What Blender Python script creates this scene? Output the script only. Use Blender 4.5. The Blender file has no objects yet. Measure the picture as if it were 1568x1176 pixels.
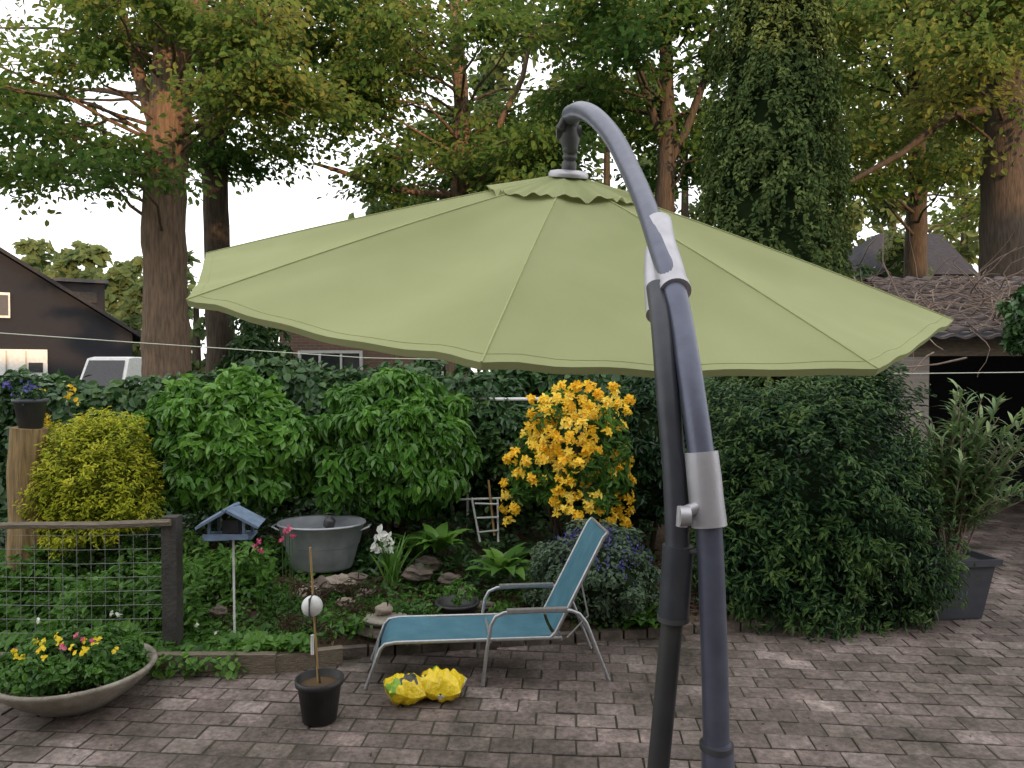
import bpy, math, random, numpy as np
from mathutils import Vector, Matrix
rng=np.random.default_rng(11); random.seed(5)
F=1132.; CAMH=2.2; PITCH=-23/1132.
cp,sp=math.cos(PITCH),math.sin(PITCH)
def W(px,py,d):
    x=(px-784)/F; z=-(py-588)/F
    v=Vector((x, cp-z*sp, sp+z*cp)); v*=d/v.y
    return Vector((v.x,v.y,v.z+CAMH))
def G(px,py,z0=0.):
    x=(px-784)/F; z=-(py-588)/F
    v=Vector((x, cp-z*sp, sp+z*cp)); v*=(z0-CAMH)/v.z
    return Vector((v.x,v.y,z0))
scene=bpy.context.scene
# ---------------------------------------------------------------- materials
def newmat(name):
    m=bpy.data.materials.new(name); m.use_nodes=True
    nt=m.node_tree; b=nt.nodes['Principled BSDF']
    return m,nt,b
def N(nt,t,**k):
    n=nt.nodes.new(t)
    for a,v in k.items(): setattr(n,a,v)
    return n
def ramp(nt,cols,pos=None):
    r=N(nt,'ShaderNodeValToRGB'); e=r.color_ramp.elements
    n=len(cols)
    while len(e)<n: e.new(.5)
    for i,c in enumerate(cols):
        e[i].position=pos[i] if pos else i/(n-1)
        e[i].color=(*c,1)
    return r
def mat(name,c1,c2=None,rough=.6,metal=0,scale=6,bump=.0,bscale=None,stretch=(1,1,1),spec=.5,pos=(.3,.7),detail=6,trans=0):
    m,nt,b=newmat(name)
    c2=c2 or tuple(x*.75 for x in c1)
    tc=N(nt,'ShaderNodeTexCoord'); mp=N(nt,'ShaderNodeMapping'); mp.inputs['Scale'].default_value=stretch
    nt.links.new(tc.outputs['Object'],mp.inputs[0])
    no=N(nt,'ShaderNodeTexNoise'); no.inputs['Scale'].default_value=scale; no.inputs['Detail'].default_value=detail
    nt.links.new(mp.outputs[0],no.inputs[0])
    r=ramp(nt,[c1,c2],list(pos)); nt.links.new(no.outputs[0],r.inputs[0])
    nt.links.new(r.outputs[0],b.inputs['Base Color'])
    b.inputs['Roughness'].default_value=rough; b.inputs['Metallic'].default_value=metal
    b.inputs['Specular IOR Level'].default_value=spec
    if bump:
        n2=N(nt,'ShaderNodeTexNoise'); n2.inputs['Scale'].default_value=bscale or scale*3; n2.inputs['Detail'].default_value=5
        nt.links.new(mp.outputs[0],n2.inputs[0])
        bp=N(nt,'ShaderNodeBump'); bp.inputs['Strength'].default_value=bump; bp.inputs['Distance'].default_value=.02
        nt.links.new(n2.outputs[0],bp.inputs['Height']); nt.links.new(bp.outputs[0],b.inputs['Normal'])
    if trans:
        t=N(nt,'ShaderNodeBsdfTranslucent'); nt.links.new(r.outputs[0],t.inputs[0])
        mx=N(nt,'ShaderNodeMixShader'); mx.inputs[0].default_value=trans
        nt.links.new(b.outputs[0],mx.inputs[1]); nt.links.new(t.outputs[0],mx.inputs[2])
        nt.links.new(mx.outputs[0],nt.nodes['Material Output'].inputs[0])
    return m
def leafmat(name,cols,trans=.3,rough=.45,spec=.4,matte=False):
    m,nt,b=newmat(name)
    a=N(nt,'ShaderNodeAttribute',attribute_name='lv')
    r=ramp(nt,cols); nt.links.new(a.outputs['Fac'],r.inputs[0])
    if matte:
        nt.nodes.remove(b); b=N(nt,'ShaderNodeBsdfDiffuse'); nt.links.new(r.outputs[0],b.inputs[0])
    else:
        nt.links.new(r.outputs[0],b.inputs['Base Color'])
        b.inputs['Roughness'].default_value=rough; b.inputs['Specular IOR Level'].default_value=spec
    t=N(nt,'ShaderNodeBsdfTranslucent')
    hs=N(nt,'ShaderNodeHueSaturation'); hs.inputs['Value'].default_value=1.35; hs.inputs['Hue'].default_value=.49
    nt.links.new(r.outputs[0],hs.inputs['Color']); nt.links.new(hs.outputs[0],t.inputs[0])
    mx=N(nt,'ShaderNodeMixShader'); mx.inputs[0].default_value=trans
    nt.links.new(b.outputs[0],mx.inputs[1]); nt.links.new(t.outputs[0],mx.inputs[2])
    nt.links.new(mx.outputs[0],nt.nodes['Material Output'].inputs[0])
    return m
# ---------------------------------------------------------------- mesh builder
class MB:
    def __init__(s): s.v=[];s.lv=[];s.f=[];s.n=0;s.mats=[]
    def mi(s,m):
        if m not in s.mats: s.mats.append(m)
        return s.mats.index(m)
    def add(s,v,f,m,lv=.5,smooth=False):
        v=np.asarray(v,float).reshape(-1,3)
        if isinstance(f,np.ndarray): groups=[f]
        else:
            d={}
            for q in f: d.setdefault(len(q),[]).append(q)
            groups=[np.array(x) for x in d.values()]
        for g in groups: s.f.append((g+s.n,s.mi(m),smooth))
        s.v.append(v); s.n+=len(v)
        s.lv.append(np.full(len(v),lv) if np.isscalar(lv) else np.asarray(lv,float))
    def box(s,c,d,m,rz=0,rx=0,ry=0,lv=.5):
        M=Matrix.Rotation(rz,3,'Z')@Matrix.Rotation(ry,3,'Y')@Matrix.Rotation(rx,3,'X')
        vs=[]
        for z in(-1,1):
            for x,y in((-1,-1),(1,-1),(1,1),(-1,1)):
                vs.append(M@Vector((x*d[0]/2,y*d[1]/2,z*d[2]/2))+Vector(c))
        s.add(vs,[(3,2,1,0),(4,5,6,7),(0,1,5,4),(1,2,6,5),(2,3,7,6),(3,0,4,7)],m,lv)
    def tube(s,P,R,m,seg=10,lv=.5,cap=True,smooth=True):
        P=[Vector(p) for p in P]; n=len(P)
        if np.isscalar(R): R=[R]*n
        vs=[];up=None
        for i in range(n):
            t=(P[min(i+1,n-1)]-P[max(i-1,0)])
            if t.length<1e-9: t=Vector((0,0,1))
            t.normalize()
            if up is None:
                up=t.orthogonal().normalized()
            up=(up-t*up.dot(t)).normalized(); w=t.cross(up)
            for k in range(seg):
                a=2*math.pi*k/seg
                vs.append(P[i]+(up*math.cos(a)+w*math.sin(a))*R[i])
        f=[]
        for i in range(n-1):
            for k in range(seg):
                k2=(k+1)%seg
                f.append((i*seg+k,i*seg+k2,(i+1)*seg+k2,(i+1)*seg+k))
        s.add(vs,f,m,lv,smooth)
        if cap and seg>3:
            s.add(vs[:seg],[tuple(range(seg))[::-1]],m,lv); s.add(vs[-seg:],[tuple(range(seg))],m,lv)
    def lathe(s,c,prof,m,seg=28,lv=.5,sx=1,sy=1,smooth=True,rot=0):
        vs=[];c=Vector(c)
        for r,z in prof:
            for k in range(seg):
                a=2*math.pi*k/seg+rot
                vs.append(c+Vector((r*sx*math.cos(a),r*sy*math.sin(a),z)))
        f=[]
        for i in range(len(prof)-1):
            for k in range(seg):
                k2=(k+1)%seg
                f.append((i*seg+k,i*seg+k2,(i+1)*seg+k2,(i+1)*seg+k))
        s.add(vs,f,m,lv,smooth)
    def blob(s,c,R,m,amp=.12,fr=3.,seg=20,rings=12,seed=0,lv=.5,smooth=True):
        r=np.random.default_rng(seed); ph=r.uniform(0,6,6)
        vs=[];c=np.array(c,float);R=np.array(R,float)
        for i in range(rings+1):
            th=math.pi*i/rings
            for k in range(seg):
                a=2*math.pi*k/seg
                d=np.array([math.sin(th)*math.cos(a),math.sin(th)*math.sin(a),math.cos(th)])
                q=1+amp*(math.sin(fr*d[0]*1.3+ph[0])*math.sin(fr*d[1]*1.7+ph[1])+.6*math.sin(fr*2.1*d[2]+ph[2]+2*d[0])+.4*math.sin(fr*3*d[0]+ph[3])*math.sin(fr*2.7*d[1]+ph[4]))
                vs.append(c+d*R*q)
        f=[]
        for i in range(rings):
            for k in range(seg):
                k2=(k+1)%seg
                f.append((i*seg+k,(i+1)*seg+k,(i+1)*seg+k2,i*seg+k2))
        s.add(vs,f,m,lv,smooth)
    def obj(s,name,parent=None):
        me=bpy.data.meshes.new(name)
        V=np.concatenate(s.v).astype(np.float32)
        lt=np.concatenate([np.full(len(g),g.shape[1]) for g,_,_ in s.f])
        li=np.concatenate([g.ravel() for g,_,_ in s.f]).astype(np.int32)
        mi=np.concatenate([np.full(len(g),i) for g,i,_ in s.f]).astype(np.int32)
        sm=np.concatenate([np.full(len(g),b) for g,_,b in s.f])
        ls=np.concatenate([[0],np.cumsum(lt)[:-1]]).astype(np.int32)
        me.vertices.add(len(V)); me.vertices.foreach_set('co',V.ravel())
        me.loops.add(len(li)); me.loops.foreach_set('vertex_index',li)
        me.polygons.add(len(lt)); me.polygons.foreach_set('loop_start',ls)
        me.polygons.foreach_set('material_index',mi); me.polygons.foreach_set('use_smooth',sm.astype(bool))
        for m in s.mats: me.materials.append(m)
        a=me.attributes.new('lv','FLOAT','POINT'); a.data.foreach_set('value',np.concatenate(s.lv).astype(np.float32))
        me.update(calc_edges=True); me.validate()
        o=bpy.data.objects.new(name,me); scene.collection.objects.link(o)
        if parent: o.parent=parent
        return o
def empty(name):
    o=bpy.data.objects.new(name,None); scene.collection.objects.link(o); return o
def nz(v): return v/np.maximum(np.linalg.norm(v,axis=1,keepdims=True),1e-9)
def leaves(mb,P,Nn,size,m,asp=.5,jit=.6,droop=.3,var=.35,lv=None,dirs=None,fold=.12):
    P=np.asarray(P,float);n=len(P)
    if n==0: return
    nn=nz(np.asarray(Nn,float)+rng.normal(0,jit,(n,3)))
    a=rng.normal(0,1,(n,3)) if dirs is None else np.asarray(dirs,float)+rng.normal(0,.35,(n,3))
    a[:,2]-=droop*2
    a=nz(a-nn*np.sum(a*nn,1,keepdims=True)); b=np.cross(nn,a)
    L=(size*rng.uniform(1-var,1+var,n))[:,None]; w=L*asp*.5
    v=np.empty((n,6,3))
    v[:,0]=P; v[:,1]=P+a*L*.3+b*w*.85+nn*L*fold; v[:,2]=P+a*L*.68+b*w*.8+nn*L*fold*.7
    v[:,3]=P+a*L-nn*L*.1; v[:,4]=P+a*L*.68-b*w*.8+nn*L*fold*.7; v[:,5]=P+a*L*.3-b*w*.85+nn*L*fold
    i=np.arange(n)[:,None]*6
    f=np.concatenate([i+np.array([0,3,2,1]),i+np.array([0,5,4,3])])
    if lv is None: lv=rng.uniform(0,1,n)
    lv=np.clip(lv,0,1)
    mb.add(v.reshape(-1,3),f,m,np.repeat(lv,6))
def rdir(n): return nz(rng.normal(0,1,(n,3)))
def foliage(mb,c,R,m,nl=40,n=4000,size=.1,lumpr=.25,asp=.5,jit=.5,droop=.3,core=None,seed=0,up=.35,zmin=-.6,outward=0,lvb=.5,lvs=.5,var=.35,csc=.8,fill=.22):
    c=np.array(c,float);R=np.array(R,float);Rm=R.mean()
    d=rdir(nl*3); d=d[d[:,2]>zmin]
    keep=(d[:,1]<.35)|(rng.uniform(0,1,len(d))<.35); d=d[keep][:nl]
    lc=c+d*R*rng.uniform(.7,1.0,(len(d),1)); lr=lumpr*Rm*rng.uniform(.6,1.35,len(d)); lb=rng.uniform(0,1,len(d))
    k=rng.integers(0,len(d),n)
    o=nz(rdir(n)+d[k]*.75)
    P=lc[k]+o*lr[k][:,None]*np.power(rng.uniform(.25,1,n),.5)[:,None]*np.array([1,1,.85])
    lv=lvb+(lb[k]-.5)*lvs+rng.normal(0,.14,n)
    leaves(mb,P,o+np.array([0,-.15,up]),size,m,asp,jit,droop,var,lv,dirs=(o*outward if outward else None))
    if core:
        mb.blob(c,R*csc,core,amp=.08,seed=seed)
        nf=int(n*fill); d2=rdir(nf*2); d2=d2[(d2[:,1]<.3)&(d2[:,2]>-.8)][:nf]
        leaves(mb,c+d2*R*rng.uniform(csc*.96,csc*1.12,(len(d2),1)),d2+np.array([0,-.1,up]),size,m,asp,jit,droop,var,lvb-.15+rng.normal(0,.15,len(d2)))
def sprays(mb,c,R,m,core,n,per,size,L,pw=3.,asp=.32,lvb=.05,lvr=.65,spread=.075,up=.35,seed=3,zmin=-.75,csc=.92,wob=.09):
    c=np.array(c,float);R=np.array(R,float); q=0
    while q<n:
        d=rdir(1)[0]
        if d[1]>.3 and rng.uniform()<.8: continue
        if d[2]<zmin: continue
        q+=1
        wb=1+wob*math.sin(4*d[0]+6*d[2])+wob*.8*math.sin(9*d[0]-5*d[2])
        sq=1/(abs(d[0])**pw+abs(d[1])**pw+abs(d[2])**pw)**(1/pw)
        p=c+d*sq*.93*R*wb*rng.uniform(.88,1.03)
        ax=nz(np.array([d+[0,-.1,up]])+rng.normal(0,.2,(1,3)))[0]
        t=rng.uniform(-.5,1,per); side=rng.normal(0,spread,(per,3))*(1-.6*np.clip(t,0,1))[:,None]
        leaves(mb,p+ax*(t*L)[:,None]+side,np.tile(ax+[0,-.2,.6],(per,1)),size,m,asp,.4,-.1,.3,lvb+lvr*np.clip(t,0,1)+rng.uniform(-.2,.25)+rng.normal(0,.1,per),dirs=np.tile(ax*1.6,(per,1))+side*9)
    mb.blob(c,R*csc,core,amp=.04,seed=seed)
def blade(mb,p,az,L,w,m,rise=.9,bend=1.2,seg=5,lv=.5,shape='lance',vf=.15):
    p=np.array(p,float);h=np.array([math.cos(az),math.sin(az),0]);b=np.array([-math.sin(az),math.cos(az),0])
    el=rise;pos=p.copy();vs=[]
    for i in range(seg+1):
        t=i/seg
        ww=w*(math.sin(math.pi*min(1,t*.9+.08))**(.8) if shape=='lance' else (1-t**2.5)*.8+.05)
        if shape=='ovate': ww=w*math.sin(math.pi*(t**.75)*.97+.04)
        up=np.array([-math.cos(az)*math.sin(el),-math.sin(az)*math.sin(el),math.cos(el)])
        vs+= [pos+b*ww/2+up*ww*vf,pos,pos-b*ww/2+up*ww*vf]
        pos=pos+(h*math.cos(el)+np.array([0,0,1])*math.sin(el))*L/seg
        el-=bend/seg
    f=[]
    for i in range(seg):
        f+=[(3*i,3*i+3,3*i+4,3*i+1),(3*i+1,3*i+4,3*i+5,3*i+2)]
    mb.add(vs,f,m,lv,True)
def lerp(a,b,t): return a+(b-a)*t
# ---------------------------------------------------------------- palette
M={}
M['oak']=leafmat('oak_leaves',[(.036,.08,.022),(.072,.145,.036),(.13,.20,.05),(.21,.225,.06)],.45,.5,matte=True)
M['far']=leafmat('hazed_far_leaves',[(.075,.115,.055),(.12,.17,.07),(.19,.225,.09)],.4,.7,matte=True)  # distance haze is put into these leaf colours
M['ivy']=leafmat('ivy_leaves',[(.02,.055,.02),(.045,.11,.032),(.11,.19,.055)],.15,.35)
M['ivytree']=leafmat('ivy_column_leaves',[(.04,.065,.028),(.085,.13,.045),(.17,.22,.075)],.15,.45,matte=True)
M['laurel']=leafmat('glossy_shrub_leaves',[(.04,.12,.018),(.085,.22,.030),(.17,.35,.055)],.28,.3,.5)
M['yew']=leafmat('yew_leaves',[(.014,.044,.018),(.038,.095,.030),(.11,.185,.05)],.12,.4)
M['gold']=leafmat('golden_conifer_leaves',[(.18,.23,.02),(.36,.41,.025),(.58,.56,.05)],.25,.5)
M['fern']=leafmat('herb_leaves',[(.04,.105,.02),(.09,.215,.035),(.17,.33,.06)],.35,.4)
M['grey']=leafmat('catmint_leaves',[(.06,.10,.06),(.10,.16,.09),(.15,.21,.13)],.2,.5)
M['purple']=leafmat('purple_petals',[(.05,.045,.20),(.10,.08,.32),(.17,.14,.42)],.3,.6)
M['azal']=leafmat('azalea_petals',[(.84,.50,.02),(.93,.66,.04),(.96,.80,.16)],.25,.5)
M['yel']=leafmat('yellow_petals',[(.8,.60,.01),(.9,.74,.05)],.3,.5)
M['pink']=leafmat('pink_petals',[(.6,.06,.2),(.8,.25,.35)],.3,.5)
M['white']=leafmat('white_petals',[(.75,.76,.72),(.85,.85,.82)],.3,.5)
M['maple']=leafmat('maple_leaves',[(.05,.035,.025),(.09,.05,.03),(.06,.08,.03)],.3,.5)
M['oland']=leafmat('oleander_leaves',[(.08,.15,.06),(.16,.26,.10),(.28,.38,.16)],.2,.4)
M['litter']=leafmat('leaf_litter',[(.06,.04,.025),(.12,.075,.04),(.19,.13,.08)],.1,.8)
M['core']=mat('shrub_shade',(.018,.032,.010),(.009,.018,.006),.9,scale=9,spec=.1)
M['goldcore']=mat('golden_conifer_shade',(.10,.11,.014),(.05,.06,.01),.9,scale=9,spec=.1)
M['bark']=mat('bark',(.24,.165,.115),(.11,.078,.058),.9,scale=9,stretch=(3,3,.35),bump=1.,bscale=16,spec=.2)
M['barkd']=mat('dark_bark',(.11,.085,.065),(.05,.04,.033),.9,scale=9,stretch=(3,3,.4),bump=1.,bscale=16,spec=.2)
M['soil']=mat('soil',(.08,.056,.042),(.13,.095,.07),.95,scale=14,bump=1.,bscale=40,spec=.1)
M['grass']=mat('rough_grass',(.04,.07,.02),(.08,.10,.04),.95,scale=3,bump=.6,bscale=60,spec=.1)
M['joint']=mat('joint_sand',(.10,.088,.072),(.06,.065,.042),.95,scale=6,bump=.4,bscale=80,spec=.1)
M['canopy']=mat('canopy_fabric',(.405,.435,.225),(.355,.385,.19),.9,scale=2.2,bump=.15,bscale=350,spec=.1,trans=.22,pos=(.35,.68),detail=9)
M['seam']=mat('canopy_seam',(.39,.42,.21),(.34,.37,.17),.85,scale=30,spec=.2)
M['mast']=mat('slate_paint_metal',(.12,.13,.18),(.095,.10,.145),.36,.45,scale=25,bump=.03,bscale=120)
M['mastd']=mat('black_paint_metal',(.04,.043,.055),(.055,.058,.07),.4,.3,scale=25)
M['collar']=mat('silver_collar',(.50,.49,.53),(.40,.39,.42),.45,.6,scale=18,bump=.04,bscale=200)
M['plast']=mat('dark_plastic',(.06,.06,.065),(.035,.035,.04),.5,scale=20)
M['alu']=mat('aluminium',(.50,.51,.53),(.38,.39,.41),.35,.7,scale=30)
M['sling']=mat('blue_sling',(.085,.20,.26),(.06,.155,.21),.75,scale=8,bump=.3,bscale=300,spec=.2)
M['zinc']=mat('zinc',(.46,.48,.52),(.30,.32,.36),.5,.4,scale=7)
M['pot']=mat('black_pot',(.02,.02,.022),(.035,.035,.036),.5,scale=10)
M['apot']=mat('anthracite_pot',(.05,.055,.07),(.07,.075,.09),.6,scale=10)
M['bowl']=mat('weathered_terracotta',(.36,.33,.28),(.16,.14,.11),.85,scale=6,bump=.5,bscale=30)
M['wood']=mat('weathered_wood',(.22,.18,.13),(.12,.10,.075),.85,scale=12,stretch=(1,6,6),bump=.6,bscale=20)
M['log']=mat('log_wood',(.38,.25,.11),(.14,.10,.05),.85,scale=8,stretch=(5,5,.5),bump=1.,bscale=12)
M['woodd']=mat('dark_wood',(.065,.06,.055),(.04,.035,.033),.8,scale=12,bump=.5)
M['bamboo']=mat('bamboo',(.45,.30,.13),(.33,.2,.08),.6,scale=12)
M['wire']=mat('galvanised_wire',(.35,.36,.36),(.25,.26,.26),.5,.6,scale=30)
M['line']=mat('clothesline_plastic',(.7,.72,.62),(.6,.62,.52),.5)
M['whitep']=mat('white_paint',(.75,.76,.76),(.6,.6,.6),.5,scale=8)
M['slate']=mat('slate_blue',(.17,.24,.36),(.11,.15,.22),.6,scale=15)
M['stone']=mat('rock',(.20,.155,.13),(.07,.06,.05),.9,scale=6,bump=1.,bscale=18)
M['stonep']=mat('pale_stone',(.36,.30,.25),(.2,.16,.13),.9,scale=5,bump=.9,bscale=18)
M['glass']=mat('window_glass',(.03,.035,.04),(.05,.055,.06),.08,spec=.8)
M['black']=mat('black_cladding',(.022,.023,.03),(.03,.031,.038),.8,scale=4,stretch=(1,1,12),bump=.4,spec=.2)
M['rooft']=mat('roof_tiles',(.17,.135,.13),(.08,.068,.07),.85,scale=9,bump=.6,bscale=12)
M['slater']=mat('dark_slate_roof',(.05,.047,.055),(.03,.03,.036),.9,scale=9,bump=.5,bscale=12,spec=.2)
M['orange']=mat('orange_roof_tiles',(.42,.17,.09),(.3,.12,.06),.8)
M['render']=mat('cream_render',(.5,.48,.44),(.42,.4,.36),.8)
M['twig']=mat('dry_twig',(.32,.24,.20),(.18,.13,.10),.8,scale=20)
def brickmat(name,c1,c2,mort,scale=1,w=.22,h=.07,ms=.012):
    m,nt,b=newmat(name)
    tc=N(nt,'ShaderNodeTexCoord'); sx=N(nt,'ShaderNodeSeparateXYZ'); cx=N(nt,'ShaderNodeCombineXYZ')
    ad=N(nt,'ShaderNodeMath',operation='ADD')
    nt.links.new(tc.outputs['Object'],sx.inputs[0]); nt.links.new(sx.outputs[0],ad.inputs[0]); nt.links.new(sx.outputs[1],ad.inputs[1])
    nt.links.new(ad.outputs[0],cx.inputs[0]); nt.links.new(sx.outputs[2],cx.inputs[1])
    br=N(nt,'ShaderNodeTexBrick'); br.inputs['Scale'].default_value=1
    br.inputs['Brick Width'].default_value=w; br.inputs['Row Height'].default_value=h; br.inputs['Mortar Size'].default_value=ms
    br.inputs['Color1'].default_value=(*c1,1); br.inputs['Color2'].default_value=(*c2,1); br.inputs['Mortar'].default_value=(*mort,1)
    nt.links.new(cx.outputs[0],br.inputs[0]); nt.links.new(br.outputs[0],b.inputs['Base Color'])
    bp=N(nt,'ShaderNodeBump'); bp.inputs['Strength'].default_value=.5; bp.inputs['Distance'].default_value=.01; bp.invert=True
    nt.links.new(br.outputs['Fac'],bp.inputs['Height']); nt.links.new(bp.outputs[0],b.inputs['Normal'])
    b.inputs['Roughness'].default_value=.9
    return m
M['brick']=brickmat('red_brown_brick',(.26,.13,.09),(.19,.10,.075),(.2,.18,.16))
M['brickp']=brickmat('grey_brown_brick',(.34,.29,.26),(.25,.21,.18),(.30,.28,.26))
m,nt,b=newmat('concrete_paver')
a=N(nt,'ShaderNodeAttribute',attribute_name='lv')
r=ramp(nt,[(.125,.098,.088),(.185,.142,.130),(.24,.195,.18)]); nt.links.new(a.outputs['Fac'],r.inputs[0])
tc=N(nt,'ShaderNodeTexCoord')
n1=N(nt,'ShaderNodeTexNoise'); n1.inputs['Scale'].default_value=1.3; n1.inputs['Detail'].default_value=10; n1.inputs['Roughness'].default_value=.72
nt.links.new(tc.outputs['Object'],n1.inputs[0])
r1=ramp(nt,[(.34,.35,.30),(.80,.80,.77),(1.0,1.0,1.0),(2.2,2.2,2.25)],[.36,.47,.54,.70]); nt.links.new(n1.outputs[0],r1.inputs[0])
mu=N(nt,'ShaderNodeMixRGB',blend_type='MULTIPLY'); mu.inputs[0].default_value=1
nt.links.new(r.outputs[0],mu.inputs[1]); nt.links.new(r1.outputs[0],mu.inputs[2])
n2=N(nt,'ShaderNodeTexNoise'); n2.inputs['Scale'].default_value=30; n2.inputs['Detail'].default_value=8; n2.inputs['Roughness'].default_value=.7
nt.links.new(tc.outputs['Object'],n2.inputs[0])
r2=ramp(nt,[(.45,.45,.43),(1.4,1.4,1.4)],[.34,.68]); nt.links.new(n2.outputs[0],r2.inputs[0])
mu2=N(nt,'ShaderNodeMixRGB',blend_type='MULTIPLY'); mu2.inputs[0].default_value=.9
nt.links.new(mu.outputs[0],mu2.inputs[1]); nt.links.new(r2.outputs[0],mu2.inputs[2]); nt.links.new(mu2.outputs[0],b.inputs['Base Color'])
bp=N(nt,'ShaderNodeBump'); bp.inputs['Strength'].default_value=.6; bp.inputs['Distance'].default_value=.006
nt.links.new(n2.outputs[0],bp.inputs['Height']); nt.links.new(bp.outputs[0],b.inputs['Normal'])
b.inputs['Roughness'].default_value=.75
M['paver']=m
m,nt,b=newmat('printed_plastic_bag')
tc=N(nt,'ShaderNodeTexCoord'); n1=N(nt,'ShaderNodeTexVoronoi'); n1.inputs['Scale'].default_value=11
nz_=N(nt,'ShaderNodeTexNoise'); nz_.inputs['Scale'].default_value=9
mxv=N(nt,'ShaderNodeMixRGB'); mxv.inputs[0].default_value=.25; nt.links.new(tc.outputs['Object'],nz_.inputs[0]); nt.links.new(tc.outputs['Object'],mxv.inputs[1]); nt.links.new(nz_.outputs['Color'],mxv.inputs[2])
nt.links.new(mxv.outputs[0],n1.inputs[0])
sp_=N(nt,'ShaderNodeSeparateColor'); nt.links.new(n1.outputs['Color'],sp_.inputs[0])
r=ramp(nt,[(.85,.62,.02),(.85,.62,.02),(.22,.42,.03),(.75,.75,.6),(.06,.06,.05)],[0,.62,.66,.80,.93]); r.color_ramp.interpolation='CONSTANT'
nt.links.new(sp_.outputs[0],r.inputs[0]); nt.links.new(r.outputs[0],b.inputs['Base Color']); b.inputs['Roughness'].default_value=.3
n2=N(nt,'ShaderNodeTexNoise'); n2.inputs['Scale'].default_value=22; nt.links.new(tc.outputs['Object'],n2.inputs[0])
bp=N(nt,'ShaderNodeBump'); bp.inputs['Strength'].default_value=.8; bp.inputs['Distance'].default_value=.02
nt.links.new(n2.outputs[0],bp.inputs['Height']); nt.links.new(bp.outputs[0],b.inputs['Normal'])
M['bag']=m
# ---------------------------------------------------------------- ground
mb=MB(); mb.add([(-250,-150,-.004),(250,-150,-.004),(250,500,-.004),(-250,500,-.004)],[(0,1,2,3)],M['grass']); mb.obj('ground')
mb=MB()
mb.add([(-7,-6,0),(12,-6,0),(12,13,0),(-7,13,0)],[(0,1,2,3)],M['joint'])
def edge(x):
    xs=[-9,-1.75,-1.2,.7,1.6,3.2]; ys=[5.32,5.36,5.62,5.98,6.15,6.3]
    return float(np.interp(x,xs,ys))
pw,ph=.25,.17; th=math.radians(-5)
for i in range(-40,60):
    for j in range(-35,80):
        u=(i+.5*(j%2))*pw; v=j*ph
        x=u*math.cos(th)-v*math.sin(th); y=u*math.sin(th)+v*math.cos(th)
        if x<-6 or x>11 or y<-1 or y>12.5: continue
        if x<3.1 and y>edge(x)-.02: continue
        zt=.009+rng.normal(0,.0015)+.006*math.sin(x*1.3)*math.sin(y*1.9); zt=max(.0035,zt); g=.004+rng.uniform(0,.004); hw,hh=pw/2-g,ph/2-g; ch=.006
        t=th+rng.normal(0,.015); c,s_=math.cos(t),math.sin(t)
        tx,ty=rng.normal(0,.009,2)
        vs=[]
        for k,(q,zz) in enumerate(((0,-.0),(0,-ch),(ch,0))):
            for a_,b_ in((-1,-1),(1,-1),(1,1),(-1,1)):
                lx=a_*(hw-q); ly=b_*(hh-q)
                z=.001 if k==0 else (zt-ch*.5 if k==1 else zt)+tx*lx+ty*ly
                vs.append((x+lx*c-ly*s_,y+lx*s_+ly*c,z))
        mb.add(vs,[(8,9,10,11)]+[(4*k+l,4*k+(l+1)%4,4*k+4+(l+1)%4,4*k+4+l) for k in(0,1) for l in range(4)],M['paver'],float(rng.uniform(0,1)))
mb.obj('patio_paving')
def bedz(x,y):
    t=min(1,max(0,(y-edge(x)-.1)/2.4)); 
    return .10+.36*t*t*(3-2*t)+.035*math.sin(x*3.1+y*2)*math.sin(y*4.3-x)+.02*math.sin(x*9)*math.sin(y*8)
mb=MB(); xs=np.linspace(-8,3.1,110); nY=34; vs=[]
for x in xs:
    for j in range(nY):
        y=lerp(edge(x),8.9,j/(nY-1)); vs.append((x,y,0 if j==0 else bedz(x,y)+rng.normal(0,.008)))
mb.add(vs,[(i*nY+j,(i+1)*nY+j,(i+1)*nY+j+1,i*nY+j+1) for i in range(109) for j in range(nY-1)],M['soil'],smooth=True)
mb.obj('garden_bed_soil')
mb=MB()
mb.box((-4.4,5.28,.075),(5.4,.07,.15),M['wood'],rz=.005)
mb.box((-1.5,5.38,.07),(.5,.07,.13),M['wood'],rz=.32)
for i in range(22):
    x=-1.2+i*.2; y=edge(x)-.03
    mb.box((x,y,.04),(.185,.07,.085+rng.uniform(-.01,.015)),M['stone'],rz=math.atan2(.18,1)+rng.normal(0,.03))
mb.obj('bed_edging')
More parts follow.
